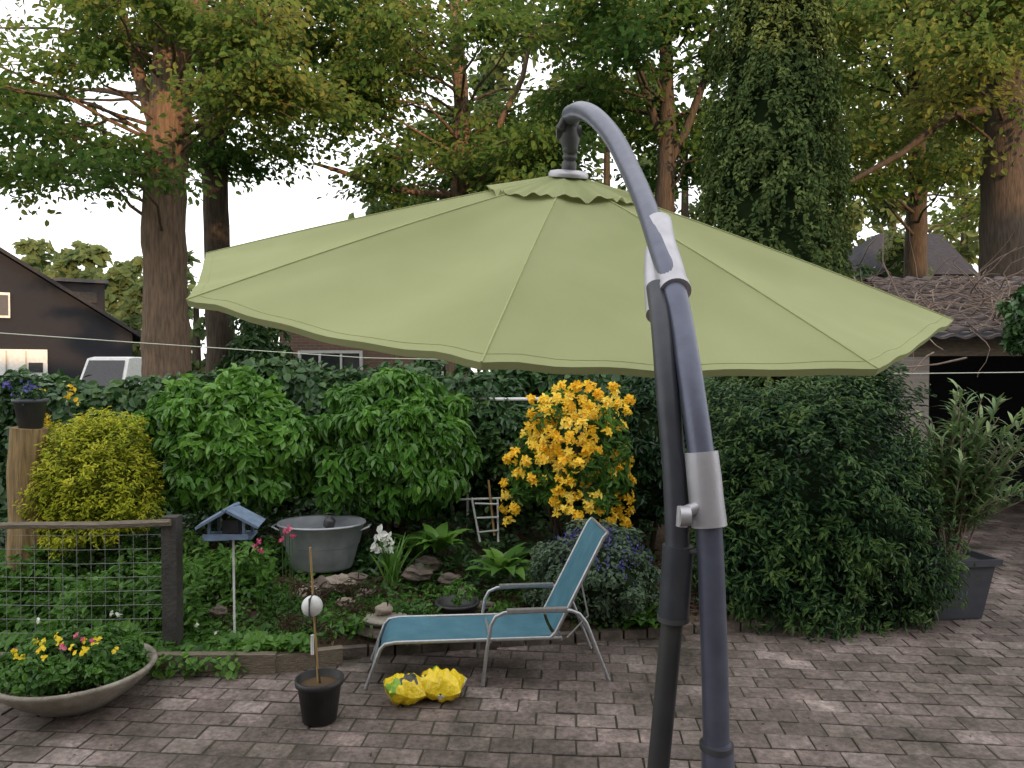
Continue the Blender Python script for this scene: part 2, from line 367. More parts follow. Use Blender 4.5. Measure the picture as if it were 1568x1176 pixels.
# ---------------------------------------------------------------- trees
def trunk(mb,pts,m,seg=14,extra=0):
    P=[W(q[0],q[1],q[2]) for q in pts]
    R=[q[3] for q in pts]
    PP=[];RR=[]
    for i in range(len(P)-1):
        for t in np.linspace(0,1,7)[:-1]:
            o=rng.normal(0,.03*R[i],3)
            PP.append(P[i].lerp(P[i+1],t)+Vector(o)); RR.append(lerp(R[i],R[i+1],t)*(1+rng.normal(0,.02)))
    PP.append(P[-1]);RR.append(R[-1])
    mb.tube(PP,RR,m,seg)
    return PP,RR
def bough(mb,TP,c,rx,rz,nl,size,m,bark,lvb,thick=.034):
    c=Vector(c)
    hz=math.hypot(c.x-TP[0].x,c.y-TP[0].y)
    s=min(TP,key=lambda p:abs(p.z-(c.z-.15*hz+rng.uniform(-.5,.3))))
    mid=s.lerp(c,.5)+Vector((rng.normal(0,.15),rng.normal(0,.15),rng.uniform(0,.35)))
    L=(c-s).length
    mb.tube([s,s.lerp(mid,.6)+Vector(rng.normal(0,.06,3)),mid,mid.lerp(c,.6)+Vector(rng.normal(0,.08,3)),c],[thick*min(1.6,.5+L*.22),thick*.9,thick*.7,thick*.5,thick*.3],bark,6)
    od=(c-s); od.z=0; od=od.normalized() if od.length>.01 else Vector((1,0,0))
    nt_=9; Ps=[];Ds=[];lvv=[]
    for k in range(nt_):
        a=rng.uniform(0,2*math.pi); d=Vector((math.cos(a),math.sin(a),rng.uniform(-.25,.35)))+od*.5
        d.normalize(); l=rx*rng.uniform(.55,1.15)
        e=c+Vector((d.x*l,d.y*l,d.z*rz*1.6-.1*l)); m1=c.lerp(e,.5)+Vector((0,0,.08*l))
        mb.tube([c,m1,e],[thick*.3,thick*.18,.005],bark,4,cap=False)
        q=nl//nt_; t=rng.uniform(.1,1.08,q)
        pc=np.array(c)*((1-t)**2)[:,None]+2*np.array(m1)*(t*(1-t))[:,None]+np.array(e)*(t*t)[:,None]
        sp2=rx*.17
        pc=pc+rng.normal(0,1,(q,3))*np.array([sp2,sp2,rz*.34])
        Ps.append(pc); lvv.append(lvb+rng.uniform(-.16,.16)+rng.normal(0,.13,q))
        Ds.append(np.tile([d.x,d.y,-.2],(q,1)))
    Ps=np.concatenate(Ps)
    leaves(mb,Ps,np.tile([0,-.4,.6],(len(Ps),1)),size,m,.62,.75,.25,.4,np.concatenate(lvv),dirs=np.concatenate(Ds))
def inwin(x,y,wins):
    for a,b,rx,ry in wins:
        if ((x-a)/rx)**2+((y-b)/ry)**2<1: return True
    return False
skyw=[(430,320,140,70),(20,355,200,40),(40,85,90,55),(520,60,30,40),(1470,380,50,30),(560,120,25,40)]
def tree(name,tpts,bark,regs,leafm=None,size=.125,extra=None):
    mb=MB(); TP,TR=trunk(mb,tpts,bark)
    if extra:
        for e in extra: trunk(mb,e,bark,8)
    for (x0,x1,y0,y1,d0,d1,n,lvb) in regs:
        k=0;tr=0
        while k<n and tr<n*6:
            tr+=1
            x=rng.uniform(x0,x1);y=rng.uniform(y0,y1);d=rng.uniform(d0,d1)
            if inwin(x,y+25,skyw): continue
            k+=1
            bough(mb,TP,W(x,y,d),rng.uniform(.8,1.35)*d/13,rng.uniform(.28,.5)*d/13,int(rng.uniform(350,560)),size*(d/13)**.7,leafm or M['oak'],bark,lvb+rng.normal(0,.12))
    return mb.obj(name)
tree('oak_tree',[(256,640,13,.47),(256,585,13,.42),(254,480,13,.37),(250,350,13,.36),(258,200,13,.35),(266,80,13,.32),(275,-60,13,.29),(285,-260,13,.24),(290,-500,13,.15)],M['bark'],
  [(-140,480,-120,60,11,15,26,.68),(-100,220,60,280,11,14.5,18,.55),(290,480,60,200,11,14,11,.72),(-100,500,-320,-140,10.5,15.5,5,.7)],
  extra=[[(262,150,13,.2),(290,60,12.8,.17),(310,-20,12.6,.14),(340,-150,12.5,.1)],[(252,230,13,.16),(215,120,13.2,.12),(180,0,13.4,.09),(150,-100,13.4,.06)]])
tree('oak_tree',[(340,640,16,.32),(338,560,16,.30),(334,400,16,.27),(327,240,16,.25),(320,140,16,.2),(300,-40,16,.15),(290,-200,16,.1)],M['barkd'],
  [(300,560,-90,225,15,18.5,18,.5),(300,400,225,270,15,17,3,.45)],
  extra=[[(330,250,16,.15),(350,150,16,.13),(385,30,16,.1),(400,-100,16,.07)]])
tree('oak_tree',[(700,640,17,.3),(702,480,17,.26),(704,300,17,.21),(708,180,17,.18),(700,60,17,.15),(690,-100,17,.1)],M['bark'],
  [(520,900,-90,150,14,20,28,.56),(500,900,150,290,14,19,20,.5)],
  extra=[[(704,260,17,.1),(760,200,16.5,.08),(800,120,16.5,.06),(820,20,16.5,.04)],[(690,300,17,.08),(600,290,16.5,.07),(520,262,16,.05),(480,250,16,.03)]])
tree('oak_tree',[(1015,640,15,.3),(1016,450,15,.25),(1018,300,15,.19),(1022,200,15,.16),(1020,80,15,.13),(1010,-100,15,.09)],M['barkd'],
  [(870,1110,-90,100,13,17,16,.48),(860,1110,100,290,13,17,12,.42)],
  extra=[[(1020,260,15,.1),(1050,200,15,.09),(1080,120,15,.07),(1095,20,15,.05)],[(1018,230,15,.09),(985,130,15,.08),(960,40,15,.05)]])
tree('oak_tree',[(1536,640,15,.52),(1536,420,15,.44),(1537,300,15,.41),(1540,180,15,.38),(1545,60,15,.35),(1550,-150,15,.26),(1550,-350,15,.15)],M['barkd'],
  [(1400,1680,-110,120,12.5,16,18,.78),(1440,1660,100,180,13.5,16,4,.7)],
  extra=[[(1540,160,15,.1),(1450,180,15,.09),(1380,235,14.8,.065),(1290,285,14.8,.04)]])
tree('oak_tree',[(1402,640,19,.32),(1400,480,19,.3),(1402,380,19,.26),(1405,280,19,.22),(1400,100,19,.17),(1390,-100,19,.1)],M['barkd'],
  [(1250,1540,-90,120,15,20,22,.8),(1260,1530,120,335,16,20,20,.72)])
# ivy-clad columnar tree
mb=MB(); TP,TR=trunk(mb,[(1180,680,10,.3),(1180,400,10,.25),(1180,0,10,.2),(1180,-350,10,.1)],M['barkd'])
def colr(z):
    return float(np.interp(z,[0,3.6,5,7.2,9.5,11],[.93,.86,.76,.58,.40,.1]))
for q in range(2900):
    z=rng.uniform(1.6,9.2); a=rng.uniform(0,2*math.pi)
    if math.sin(a)>.2 and rng.uniform()<.75: continue
    R_=colr(z)*rng.uniform(.86,1.06)*(1+.06*math.sin(5*a+z*2)+.04*math.sin(11*a-z*5))
    c=np.array([TP[0].x+R_*math.cos(a),10+R_*math.sin(a),z]); n=20
    t=rng.uniform(0,1,n); o=np.array([math.cos(a),math.sin(a),0])
    P=c+np.stack([o[0]*.12*np.sin(t*3),o[1]*.12*np.sin(t*3),-.30*t],1)+rng.normal(0,.022,(n,3))
    leaves(mb,P,np.tile(o+[0,0,.6],(n,1)),.070,M['ivytree'],.5,.4,.7,.3,rng.uniform(.1,.75)+rng.normal(0,.15,n)+.3*(1-t))
prof=[(max(.05,colr(z)*.86),z) for z in np.linspace(0,10.8,24)]
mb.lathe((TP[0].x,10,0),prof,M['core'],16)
mb.obj('ivy_covered_tree')
def distant(name,segs,size,m):
    mb=MB()
    for (px,top,d,wid,n,lvb) in segs:
        c=W(px,top,d); hh=c.z; R=wid/F*d/2
        zc=hh*.55; 
        foliage(mb,(c.x,d,zc),(R,R*.7,hh*.47),m,nl=34,n=n,size=size*d/30,lumpr=.22,asp=.7,jit=.7,droop=.2,up=.5,lvb=lvb,lvs=.5,zmin=-.9,core=None)
        mb.tube([(c.x,d,0),(c.x,d,hh*.8)],[.3,.1],M['barkd'],6)
    return mb.obj(name)
distant('distant_trees',[(30,372,60,150,1700,.7),(90,362,66,120,1700,.6),(150,385,60,120,1700,.5),(205,395,48,110,1700,.45),(240,400,42,90,1200,.5),(-60,380,60,150,800,.5),
  (300,395,34,90,1300,.4),(375,385,34,80,1500,.35),(440,410,34,110,1500,.3),(520,395,32,110,1500,.4),
  (600,250,32,150,2100,.4),(700,60,34,200,3200,.5),(820,20,32,200,3200,.45),(930,0,34,190,3000,.5),(1050,50,32,170,2600,.45),
  (1290,60,34,150,2600,.8),(1370,20,36,180,2800,.85),(1480,120,34,140,2200,.8),(1560,120,34,160,2000,.75),
  (210,500,44,120,1300,.15)],.36,M['far'])
mb=MB()
for px,py,d,w_,n in [(390,480,15.5,90,2600),(640,560,12,160,1800),(740,560,11,160,1600),(1380,330,24,70,1800),(1320,420,16,90,1500)]:
    c=W(px,py,d); foliage(mb,(c.x,d,c.z*.5),(w_/F*d/2,w_/F*d/2,c.z*.52),M['ivy'] if px!=1380 else M['far'],nl=30,n=n,size=.14,core=M['core'],lvb=.5)
mb.obj('background_shrubs')
# ---------------------------------------------------------------- ivy hedge on fence
mb=MB(); HY=8.75
def htop(x): return 2.10+.06*math.sin(x*1.7)+.05*math.sin(x*4.3+1)-.11*min(1,max(0,(-3.2-x)))
n=24000
x=rng.uniform(-9,2.3,n); fr=rng.uniform(0,1,n); top=np.array([htop(a) for a in x]); isT=rng.uniform(0,1,n)<.22
z=np.where(isT,top+rng.normal(0,.05,n),fr*top); bulge=.16*np.sin(x*3+z*2)*np.sin(z*4+x)+.08*np.sin(x*9+z*5)
y=np.where(isT,HY+rng.uniform(-.3,.4,n),HY-.3-bulge+rng.normal(0,.06,n))
Nn=np.where(isT[:,None],[0,-.3,1],[0,-1,.45])
leaves(mb,np.stack([x,y,z],1),Nn,.105,M['ivy'],.85,.45,.5,.4,.45+.25*np.sin(x*2.3+z)*np.sin(z*3)+rng.normal(0,.2,n))
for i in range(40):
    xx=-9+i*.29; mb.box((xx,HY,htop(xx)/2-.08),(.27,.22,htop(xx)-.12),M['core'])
for i in range(220):
    xx=rng.uniform(-9,2.2); p=Vector((xx,HY+rng.uniform(-.3,.2),htop(xx))); e=p+Vector((rng.normal(0,.07),rng.normal(0,.05),rng.uniform(.03,.14)))
    mb.tube([p,e],[.004,.002],M['barkd'],3,cap=False)
    leaves(mb,[lerp(np.array(p),np.array(e),t) for t in(.4,.7,.9,1)],[[0,-.5,.7]]*4,.085,M['ivy'],.8,.6,.2)
mb.obj('ivy_hedge')
# ---------------------------------------------------------------- bed shrubs
def shrub(px,py,d,rxp,ryp,m,ry=None,core='core',**k):
    mb=MB(); c=W(px,py,d); rx=rxp/F*d; rz=ryp/F*d
    foliage(mb,c,(rx,ry or rx*.75,rz),m,core=M[core],**k)
    for q in range(4):
        a=rng.uniform(-.3,.3,2); mb.tube([(c.x+a[0]*.3,c.y+a[1]*.3,bedz(c.x,min(8.8,c.y))-.05),(c.x+a[0],c.y+a[1],c.z)],[.03,.02],M['barkd'],6)
    return mb,c
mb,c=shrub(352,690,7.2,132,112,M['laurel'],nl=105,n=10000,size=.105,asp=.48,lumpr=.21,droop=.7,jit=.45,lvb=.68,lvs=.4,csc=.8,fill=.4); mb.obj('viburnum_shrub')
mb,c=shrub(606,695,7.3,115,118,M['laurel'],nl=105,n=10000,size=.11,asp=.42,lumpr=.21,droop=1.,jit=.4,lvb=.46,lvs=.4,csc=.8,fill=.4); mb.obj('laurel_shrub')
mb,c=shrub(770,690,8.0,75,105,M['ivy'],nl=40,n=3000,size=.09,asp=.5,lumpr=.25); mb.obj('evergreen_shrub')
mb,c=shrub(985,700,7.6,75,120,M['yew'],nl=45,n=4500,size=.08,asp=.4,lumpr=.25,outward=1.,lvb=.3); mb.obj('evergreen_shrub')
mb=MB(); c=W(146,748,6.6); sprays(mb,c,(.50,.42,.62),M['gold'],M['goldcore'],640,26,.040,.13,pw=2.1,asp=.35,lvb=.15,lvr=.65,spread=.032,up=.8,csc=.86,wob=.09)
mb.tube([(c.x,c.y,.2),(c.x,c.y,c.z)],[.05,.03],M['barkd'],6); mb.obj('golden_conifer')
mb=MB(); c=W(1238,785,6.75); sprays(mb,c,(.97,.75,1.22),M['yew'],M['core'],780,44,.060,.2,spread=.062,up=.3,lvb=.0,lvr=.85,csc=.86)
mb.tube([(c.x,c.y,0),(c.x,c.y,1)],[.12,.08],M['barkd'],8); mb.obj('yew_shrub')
# azalea
mb=MB(); c=W(870,712,7.1); foliage(mb,c,(.50,.45,.72),M['fern'],nl=45,n=3400,size=.085,asp=.4,lumpr=.26,lvb=.3)
for q in range(14):
    a=rng.uniform(0,6.28); mb.tube([(c.x,c.y,.2),(c.x+.25*math.cos(a),c.y+.2*math.sin(a),1.0),(c.x+.5*math.cos(a),c.y+.35*math.sin(a),rng.uniform(1.2,1.8))],[.02,.014,.006],M['barkd'],5)
cl=[]
while len(cl)<108:
    px,py=rng.uniform(765,968),rng.uniform(590,805)
    if py<690: cx=885+(py-640)*-.15; hw=75-(py<610)*25
    else: cx=868; hw=98
    if abs(px-cx)>hw: continue
    if py>720 and rng.uniform()<.4: continue
    if py>740 and 800<px<850: continue
    if any((px-a)**2+(py-b)**2<11**2 for a,b,_ in cl): continue
    e=abs(px-cx)/hw; d=6.62+.45*e*e+rng.uniform(-.08,.16)
    cl.append((px,py,d))
for px,py,d in cl:
    p=np.array(W(px,py,d)); o=nz(np.array([[ (px-868)/150,-.9,.35]]))[0]
    nf=int(rng.integers(5,9)); lvb=rng.uniform(.2,.85)
    for f_ in range(nf):
        ax=nz(np.array([o])+rng.normal(0,.55,(1,3)))[0]; q=p+ax*.035+rng.normal(0,.015,3)
        t1=np.cross(ax,[0,0,1.]);t1/=np.linalg.norm(t1)+1e-6;t2=np.cross(ax,t1)
        ang=np.arange(5)*2*math.pi/5+rng.uniform(0,1)
        dr=np.cos(ang)[:,None]*t1+np.sin(ang)[:,None]*t2+ax*.45
        leaves(mb,np.tile(q,(5,1)),np.tile(ax,(5,1)),.047,M['azal'],.58,.2,0,.25,lvb+rng.normal(0,.15,5),dirs=dr*3)
mb.obj('azalea_bush')
# catmint
mb,c=shrub(912,890,6.25,98,78,M['grey'],ry=.42,nl=60,n=6500,size=.045,asp=.5,lumpr=.22,up=.8)
for q in range(110):
    a=rng.uniform(0,6.28); r_=rng.uniform(.1,1)
    p=np.array(c)+np.array([math.cos(a)*r_*.55,math.sin(a)*r_*.38,.36*math.sqrt(max(0,1-r_*r_))*1.1-.03])
    n=10; t=rng.uniform(0,1,n); leaves(mb,p+np.stack([rng.normal(0,.012,n),rng.normal(0,.012,n)-.02,t*.11],1),rdir(n),.018,M['purple'],.8)
mb.obj('catmint_plant')
# ground cover
mb=MB()
def patch(px0,px1,d0,d1,h,n,size,m,asp=.6,lvb=.5):
    d=rng.uniform(d0,d1,n); X=(rng.uniform(px0,px1,n)-784)/F*d
    hh=h*(.55+.45*np.sin(X*5+d*3)*np.sin(d*7+X*2))
    z=np.array([bedz(a,b) for a,b in zip(X,d)])+np.abs(hh)*rng.uniform(.2,1,n)
    leaves(mb,np.stack([X,d,z],1),np.tile([0,-.35,1],(n,1)),size,m,asp,.5,.2,.4,lvb+.2*np.sin(X*6)*np.sin(d*5)+rng.normal(0,.18,n))
patch(-60,470,5.35,5.7,.16,3800,.065,M['fern'],.8)
patch(-60,300,5.6,6.6,.55,7000,.075,M['fern'],.5,.5)
patch(200,420,6.2,6.9,.5,2600,.07,M['fern'],.5,.65)
patch(280,700,5.6,6.6,.18,2600,.06,M['fern'],.6,.35)
patch(400,620,5.7,6.3,.28,1500,.05,M['fern'],.4,.3)
patch(500,1000,5.95,7.2,.18,2600,.06,M['fern'],.5,.35)
patch(420,820,5.8,6.9,.12,1500,.04,M['litter'],.4,.7)
patch(-60,1000,6.6,8.2,.4,5000,.085,M['ivy'],.6,.4)
n=420; X=rng.uniform(-4.5,-1.9,n); leaves(mb,np.stack([X,5.24-np.abs(rng.normal(0,.04,n)),.17-rng.uniform(0,.13,n)*(np.sin(X*5)>-.2)],1),np.tile([0,-.7,.7],(n,1)),.055,M['fern'],.8,.4,.8)
mb.obj('ground_cover_plants')
mb=MB(); n=5000; X=rng.uniform(-4,2.6,n); Y=np.array([edge(a) for a in X])+rng.uniform(.05,1.4,n)
leaves(mb,np.stack([X,Y,np.array([bedz(a,b) for a,b in zip(X,Y)])+.012],1),np.tile([0,0,1],(n,1)),.045,M['litter'],.5,.5,0)
n=1500; X=rng.uniform(-4,5,n); Y=rng.uniform(3,6.2,n); k=np.array([y<edge(x)-.05 and (rng.uniform()<math.exp(-(edge(x)-y)*.9)) for x,y in zip(X,Y)])
leaves(mb,np.stack([X,Y,np.full(n,.017)],1)[k],np.tile([0,0,1],(k.sum(),1)),.02,M['litter'],.5,.2,0)
mb.obj('fallen_leaves')
def rosette(px,py,d,n,L,w,m,rise=1.0,bend=1.3,shape='ovate',flower=None):
    mb=MB(); c=W(px,py,d)
    for k in range(n):
        t=k/n; blade(mb,(c.x+rng.normal(0,.03),c.y+rng.normal(0,.03),c.z),k*2.4+rng.uniform(0,.4),L*rng.uniform(.7,1.1),w*rng.uniform(.8,1.1),m,rise=rise*rng.uniform(.7,1.25),bend=bend*rng.uniform(.7,1.2),lv=rng.uniform(.2,.9),shape=shape)
    return mb,c
for px,py,d in [(770,880,6.45),(672,845,6.7),(635,850,6.9),(985,965,6.1)]:
    mb,c=rosette(px,py,d,22,.36,.13,M['fern']); mb.obj('hosta_plant')
mb,c=rosette(600,895,6.1,34,.42,.022,M['fern'],rise=1.35,bend=.6,shape='lance')
for k,(px,py) in enumerate([(580,818),(592,822),(575,832),(598,836),(586,838)]):
    p=W(px,py,6.1); mb.tube([(c.x,c.y,c.z),p],[.005,.004],M['fern'],4)
    for f_ in range(7): leaves(mb,[p],[[rng.normal(),-1,.3]],.065,M['white'],.7,.6,.2)
mb.obj('white_iris')
mb=MB()
for px,py in [(392,835),(400,842),(396,828),(437,815),(432,825),(443,808),(447,820)]:
    p=W(px,py,6.0); mb.tube([(p.x,p.y+.02,bedz(p.x,6.)),p],[.004,.003],M['fern'],4)
    leaves(mb,np.tile(p,(9,1)),rdir(9)+[0,-1,0],.03,M['pink'],.8)
mb.obj('pink_flowers')
mb=MB()
for k in range(17):
    px=rng.uniform(60,130) if k<9 else rng.uniform(0,60); py=rng.uniform(590,650) if k<9 else rng.uniform(585,605)
    p=W(px,py,8.25); leaves(mb,np.tile(p,(6,1))+rng.normal(0,.02,(6,3)),rdir(6)+[0,-1,0],.05,M['azal'] if k<9 else M['purple'],.8)
mb.obj('climber_flowers')
mb=MB()
for px,py in [(170,938),(182,940),(60,950),(300,955),(330,968),(70,1000)]:
    p=W(px,py,5.3); leaves(mb,np.tile(p,(6,1)),rdir(6)*.4+[0,-.5,1],.025,M['white'],.7)
mb.obj('daisies')
def rock(mb,px,py,d,r,m,k): 
    c=W(px,py,d); mb.blob(c,(r,r*.7,r*.55),m,amp=.2,fr=3.2,seg=14,rings=9,seed=k,smooth=False)
mb=MB()
for k,(px,py,d,r) in enumerate([(520,892,6.3,.12),(495,897,6.45,.13),(545,885,6.4,.09),(640,878,6.6,.13),(655,862,6.8,.12),(470,908,6.3,.11),(705,912,6.3,.10),(560,908,6.1,.07),(335,936,5.9,.07),(690,888,6.5,.10),(530,922,6.0,.07),(745,928,6.1,.07)]):
    rock(mb,px,py,d,r,M['stone'] if k%5 else M['stonep'],k)
mb.obj('rockery_stones')
mb=MB()
c=W(592,958,5.75)
mb.blob((c.x,c.y,c.z-.03),(.22,.15,.05),M['stone'],seed=21,seg=16); mb.blob((c.x,c.y,c.z+.05),(.19,.13,.04),M['bowl'],seed=22,seg=16)
mb.blob((c.x-.02,c.y,c.z+.13),(.07,.06,.045),M['stonep'],seed=23,seg=12)
mb.obj('stacked_flat_stones')
mb=MB(); c=W(700,945,5.9); mb.lathe((c.x,c.y,c.z-.02),[(.02,0),(.13,0),(.17,.13),(.18,.13),(.18,.15),(.155,.15),(.14,.1),(0,.1)],M['pot'])
foliage(mb,(c.x,c.y,c.z+.2),(.13,.12,.08),M['fern'],nl=12,n=300,size=.04)
mb.obj('shallow_pot_plant')
# ---------------------------------------------------------------- wire fence left
E=empty('garden_wire_fence'); D=5.5
mb=MB(); c1=W(263,790,D); mb.box((c1.x,D,c1.z/2),(.11,.11,c1.z),M['woodd']); mb.box((-4.35,D,c1.z/2),(.1,.1,c1.z),M['woodd']); mb.obj('post',E)
mb=MB(); a=W(-120,808,D); b_=W(268,797,D); mb.tube([(a.x,D-.07,a.z),(lerp(a.x,b_.x,.4),D-.07,lerp(a.z,b_.z,.4)+.012),(lerp(a.x,b_.x,.7),D-.07,lerp(a.z,b_.z,.7)-.006),(b_.x,D-.07,b_.z)],[.03,.028,.032,.028],M['wood'],6,smooth=False); mb.obj('top_rail',E)
mb=MB()
zt=a.z-.02
for i in range(24):
    x=c1.x-.06-i*.105
    mb.tube([(x,D-.04,.1),(x+.004,D-.045,zt)],.0022,M['wire'],4,cap=False)
for j in range(9):
    z=.14+j*(zt-.16)/8; mb.tube([(c1.x,D-.04,z),(-3.2,D-.05,z-.012),(-4.3,D-.04,z)],.0022,M['wire'],4,cap=False)
mb.obj('wire_mesh',E)
mb=MB(); c=W(40,655,6.4); mb.tube([(c.x+.03,6.4,0),(c.x+.0,6.39,.5),(c.x+.02,6.41,.9),(c.x+.0,6.4,1.3),(c.x+.03,6.4,c.z)],[.17,.16,.165,.15,.145],M['log'],9,smooth=False); mb.obj('log_post')
mb=MB(); mb.lathe((c.x+.04,6.4,c.z),[(0,0),(.09,0),(.125,.22),(.14,.22),(.14,.25),(.12,.25),(.11,.2),(0,.2)],M['apot'])
foliage(mb,(c.x+.04,6.4,c.z+.27),(.13,.12,.06),M['ivy'],nl=12,n=240,size=.045)
leaves(mb,np.array([c.x+.04,6.35,c.z+.31])+rng.normal(0,.05,(22,3)),rdir(22),.025,M['purple'],.8)
mb.obj('flower_pot')
mb=MB(); c=W(92,655,6.9); mb.tube([(c.x,6.9,0),(c.x,6.9,c.z)],[.08,.07],M['log'],10); mb.obj('log_post')
# bird feeder
E=empty('bird_feeder'); c=W(354,800,5.6)
mb=MB()
for s_ in(-1,1):
    mb.box((c.x+s_*.115,c.y,c.z+.05),(.26,.30,.018),M['slate'],ry=s_*.52,rz=.15)
mb.tube([(c.x,c.y-.16,c.z+.115),(c.x,c.y+.16,c.z+.115)],.014,M['slate'],6); mb.obj('roof',E)
mb=MB(); mb.box((c.x,c.y,c.z-.1),(.34,.24,.02),M['slate'],rz=.15); mb.box((c.x,c.y-.115,c.z-.085),(.34,.012,.04),M['slate'],rz=.0)
for sx in(-1,1):
    for sy in(-1,1): mb.box((c.x+sx*.13,c.y+sy*.09,c.z-.03),(.02,.02,.13),M['slate'])
mb.box((c.x,c.y+.03,c.z-.03),(.12,.1,.1),M['plast']); mb.obj('platform',E)
mb=MB(); mb.tube([(c.x+.02,c.y,bedz(c.x,c.y)-.02),(c.x+.015,c.y,c.z-.11)],.009,M['whitep'],8); mb.obj('pole',E)
# zinc tub
mb=MB(); c=W(493,868,6.75); t=W(493,800,6.75).z; hgt=t-c.z
mb.lathe((c.x,c.y,c.z),[(0,0),(.27,0),(.285,.02),(.33,hgt*.5),(.336,hgt*.52),(.345,hgt*.55),(.385,hgt*.97),(.40,hgt*.98),(.405,hgt),(.395,hgt+.012),(.38,hgt),(.36,hgt*.8),(.0,hgt*.8)],M['zinc'],40,sx=1,sy=.8)
for s_ in(-1,1):
    mb.tube([(c.x+s_*.37,c.y-.06,t-.06),(c.x+s_*.44,c.y-.05,t-.03),(c.x+s_*.44,c.y+.05,t-.03),(c.x+s_*.37,c.y+.06,t-.06)],.01,M['zinc'],6)
mb.blob((c.x+.1,c.y-.12,t+.02),(.05,.05,.06),M['plast'],seed=2); 
mb.obj('zinc_tub')
mb=MB()
for s_ in(0,1): mb.tube([W(735+s_*28,830,7.2),W(722+s_*40,762,7.3)],.012,M['whitep'],6)
for k in range(3): mb.tube([W(733-3*k,815-22*k,7.2),W(764,812-20*k,7.2)],.01,M['whitep'],6)
mb.tube([W(700,765,7.3),W(800,762,7.3)],.012,M['whitep'],6); mb.tube([W(757,820,7.2),W(748,735,7.3)],.012,M['bamboo'],6)
mb.obj('small_trellis')
mb=MB(); mb.tube([W(690,612,7.85),W(850,611,7.85)],.02,M['whitep'],8); mb.tube([W(716,612,7.88),(W(716,612,7.88).x,7.88,.2)],.015,M['whitep'],6); mb.obj('white_pipe_rail')
mb=MB()
mb.tube([W(-200,496,6.6),W(200,524,7.4),W(560,548,8),W(800,553,8.4),W(1100,571,8.2),W(1400,572,7.8),W(1750,568,7)],.005,M['line'],5)
mb.obj('clothesline')
# ---------------------------------------------------------------- lounger
E=empty('sun_lounger')
o=G(560,1058); r_=G(928,1041); ux=(r_-o); LL=ux.length; ux.normalize(); vy=Vector((-ux.y,ux.x,0)); WD=.52
def Lp(u,v,z): return o+ux*u+vy*v+Vector((0,0,z+.014))
sc=LL/1.68
mb=MB(); T=.0135
for v in(0,WD):
    mb.tube([Lp(.0,v,0),Lp(.05,v,.14),Lp(.10,v,.27),Lp(.13,v,.30),Lp(.2,v,.31),Lp(1.36*sc,v,.30)],T,M['alu'],10)
    mb.tube([Lp(1.28*sc,v,.30),Lp(1.32*sc,v,.34),Lp(1.66*sc,v,1.0),Lp(1.69*sc,v,1.03)],T,M['alu'],10)
    vo=v-.035 if v==0 else v+.035
    mb.tube([Lp(.80*sc,vo,0),Lp(.83*sc,vo,.25),Lp(.86*sc,vo,.42),Lp(.89*sc,vo,.475),Lp(.95*sc,vo,.50),Lp(1.2*sc,vo,.505),Lp(1.42*sc,vo,.50),Lp(1.48*sc,vo,.475),Lp(1.53*sc,vo,.41),Lp(1.62*sc,vo,.18),Lp(1.69*sc,vo,0)],T,M['alu'],10)
    mb.box(Lp(1.18*sc,vo,.515),(.42,.045,.018),M['alu'],rz=math.atan2(ux.y,ux.x))
    mb.tube([Lp(1.5*sc,v,.68),Lp(1.55*sc,v,.45),Lp(1.40*sc,v,.3)],.007,M['alu'],6)
for u,z in((0.05,.14),(.86*sc,.29),(1.36*sc,.29),(1.69*sc,1.03),(1.6*sc,.25)):
    mb.tube([Lp(u,-.0,z),Lp(u,WD,z)],.011,M['alu'],8)
mb.obj('frame',E)
mb=MB()
pts=[(.075,.16),(.1,.24),(.125,.285),(.16,.312),(.25,.318),(.6,.305),(1.0*sc,.305),(1.3*sc,.318)]
def cloth(pts):
    vs=[]
    for u,z in pts:
        for j in range(9):
            t=j/8; vs.append(Lp(u,.008+t*(WD-.016),z-.022*math.sin(math.pi*t)))
    mb.add(vs,[(i*9+j,(i+1)*9+j,(i+1)*9+j+1,i*9+j+1) for i in range(len(pts)-1) for j in range(8)],M['sling'],smooth=True)
cloth(pts); cloth([(1.315*sc,.34),(1.4*sc,.50),(1.48*sc,.66),(1.57*sc,.83),(1.655*sc,1.0),(1.69*sc,1.045)])
mb.obj('sling_fabric',E)
# ---------------------------------------------------------------- potted maple with bamboo
E=empty('potted_japanese_maple'); c=G(483,1116)
mb=MB(); c.y+=.1
mb.lathe((c.x,c.y,.014),[(0,0),(.105,0),(.135,.225),(.148,.225),(.15,.26),(.135,.262),(.13,.21),(0,.21)],M['pot'],28); mb.obj('pot',E)
mb=MB(); mb.lathe((c.x,c.y,.23),[(0,.01),(.08,.008),(.128,0)],M['litter'],16); mb.obj('potting_soil',E)
mb=MB(); tp=W(475,838,c.y); mb.tube([(c.x-.005,c.y,.2),tp],[.008,.007],M['bamboo'],7); mb.obj('bamboo_cane',E)
mb=MB(); mb.tube([(c.x+.01,c.y,.2),(c.x-.03,c.y,.45),(c.x-.01,c.y,.72),(c.x-.04,c.y,.85)],[.008,.006,.004,.003],M['barkd'],6)
for k in range(13):
    z=rng.uniform(.5,.82); a=rng.uniform(0,6.28); L=rng.uniform(.2,.55); s0=np.array([c.x-.01,c.y+.02,z]); e=s0+np.array([math.cos(a)*L,abs(math.sin(a))*L*.5,rng.uniform(-.1,.12)])
    m1=(s0+e)/2+[0,0,.06]; mb.tube([s0,m1,e],[.004,.003,.0015],M['barkd'],4,cap=False)
    n=40; t=rng.uniform(.35,1,n); P=lerp(lerp(s0,m1,t[:,None]),lerp(m1,e,t[:,None]),t[:,None])+rng.normal(0,.02,(n,3)); leaves(mb,P,np.tile([0,-.3,1],(n,1)),.05,M['maple'],.18,.5,.5)
mb.obj('branches',E)
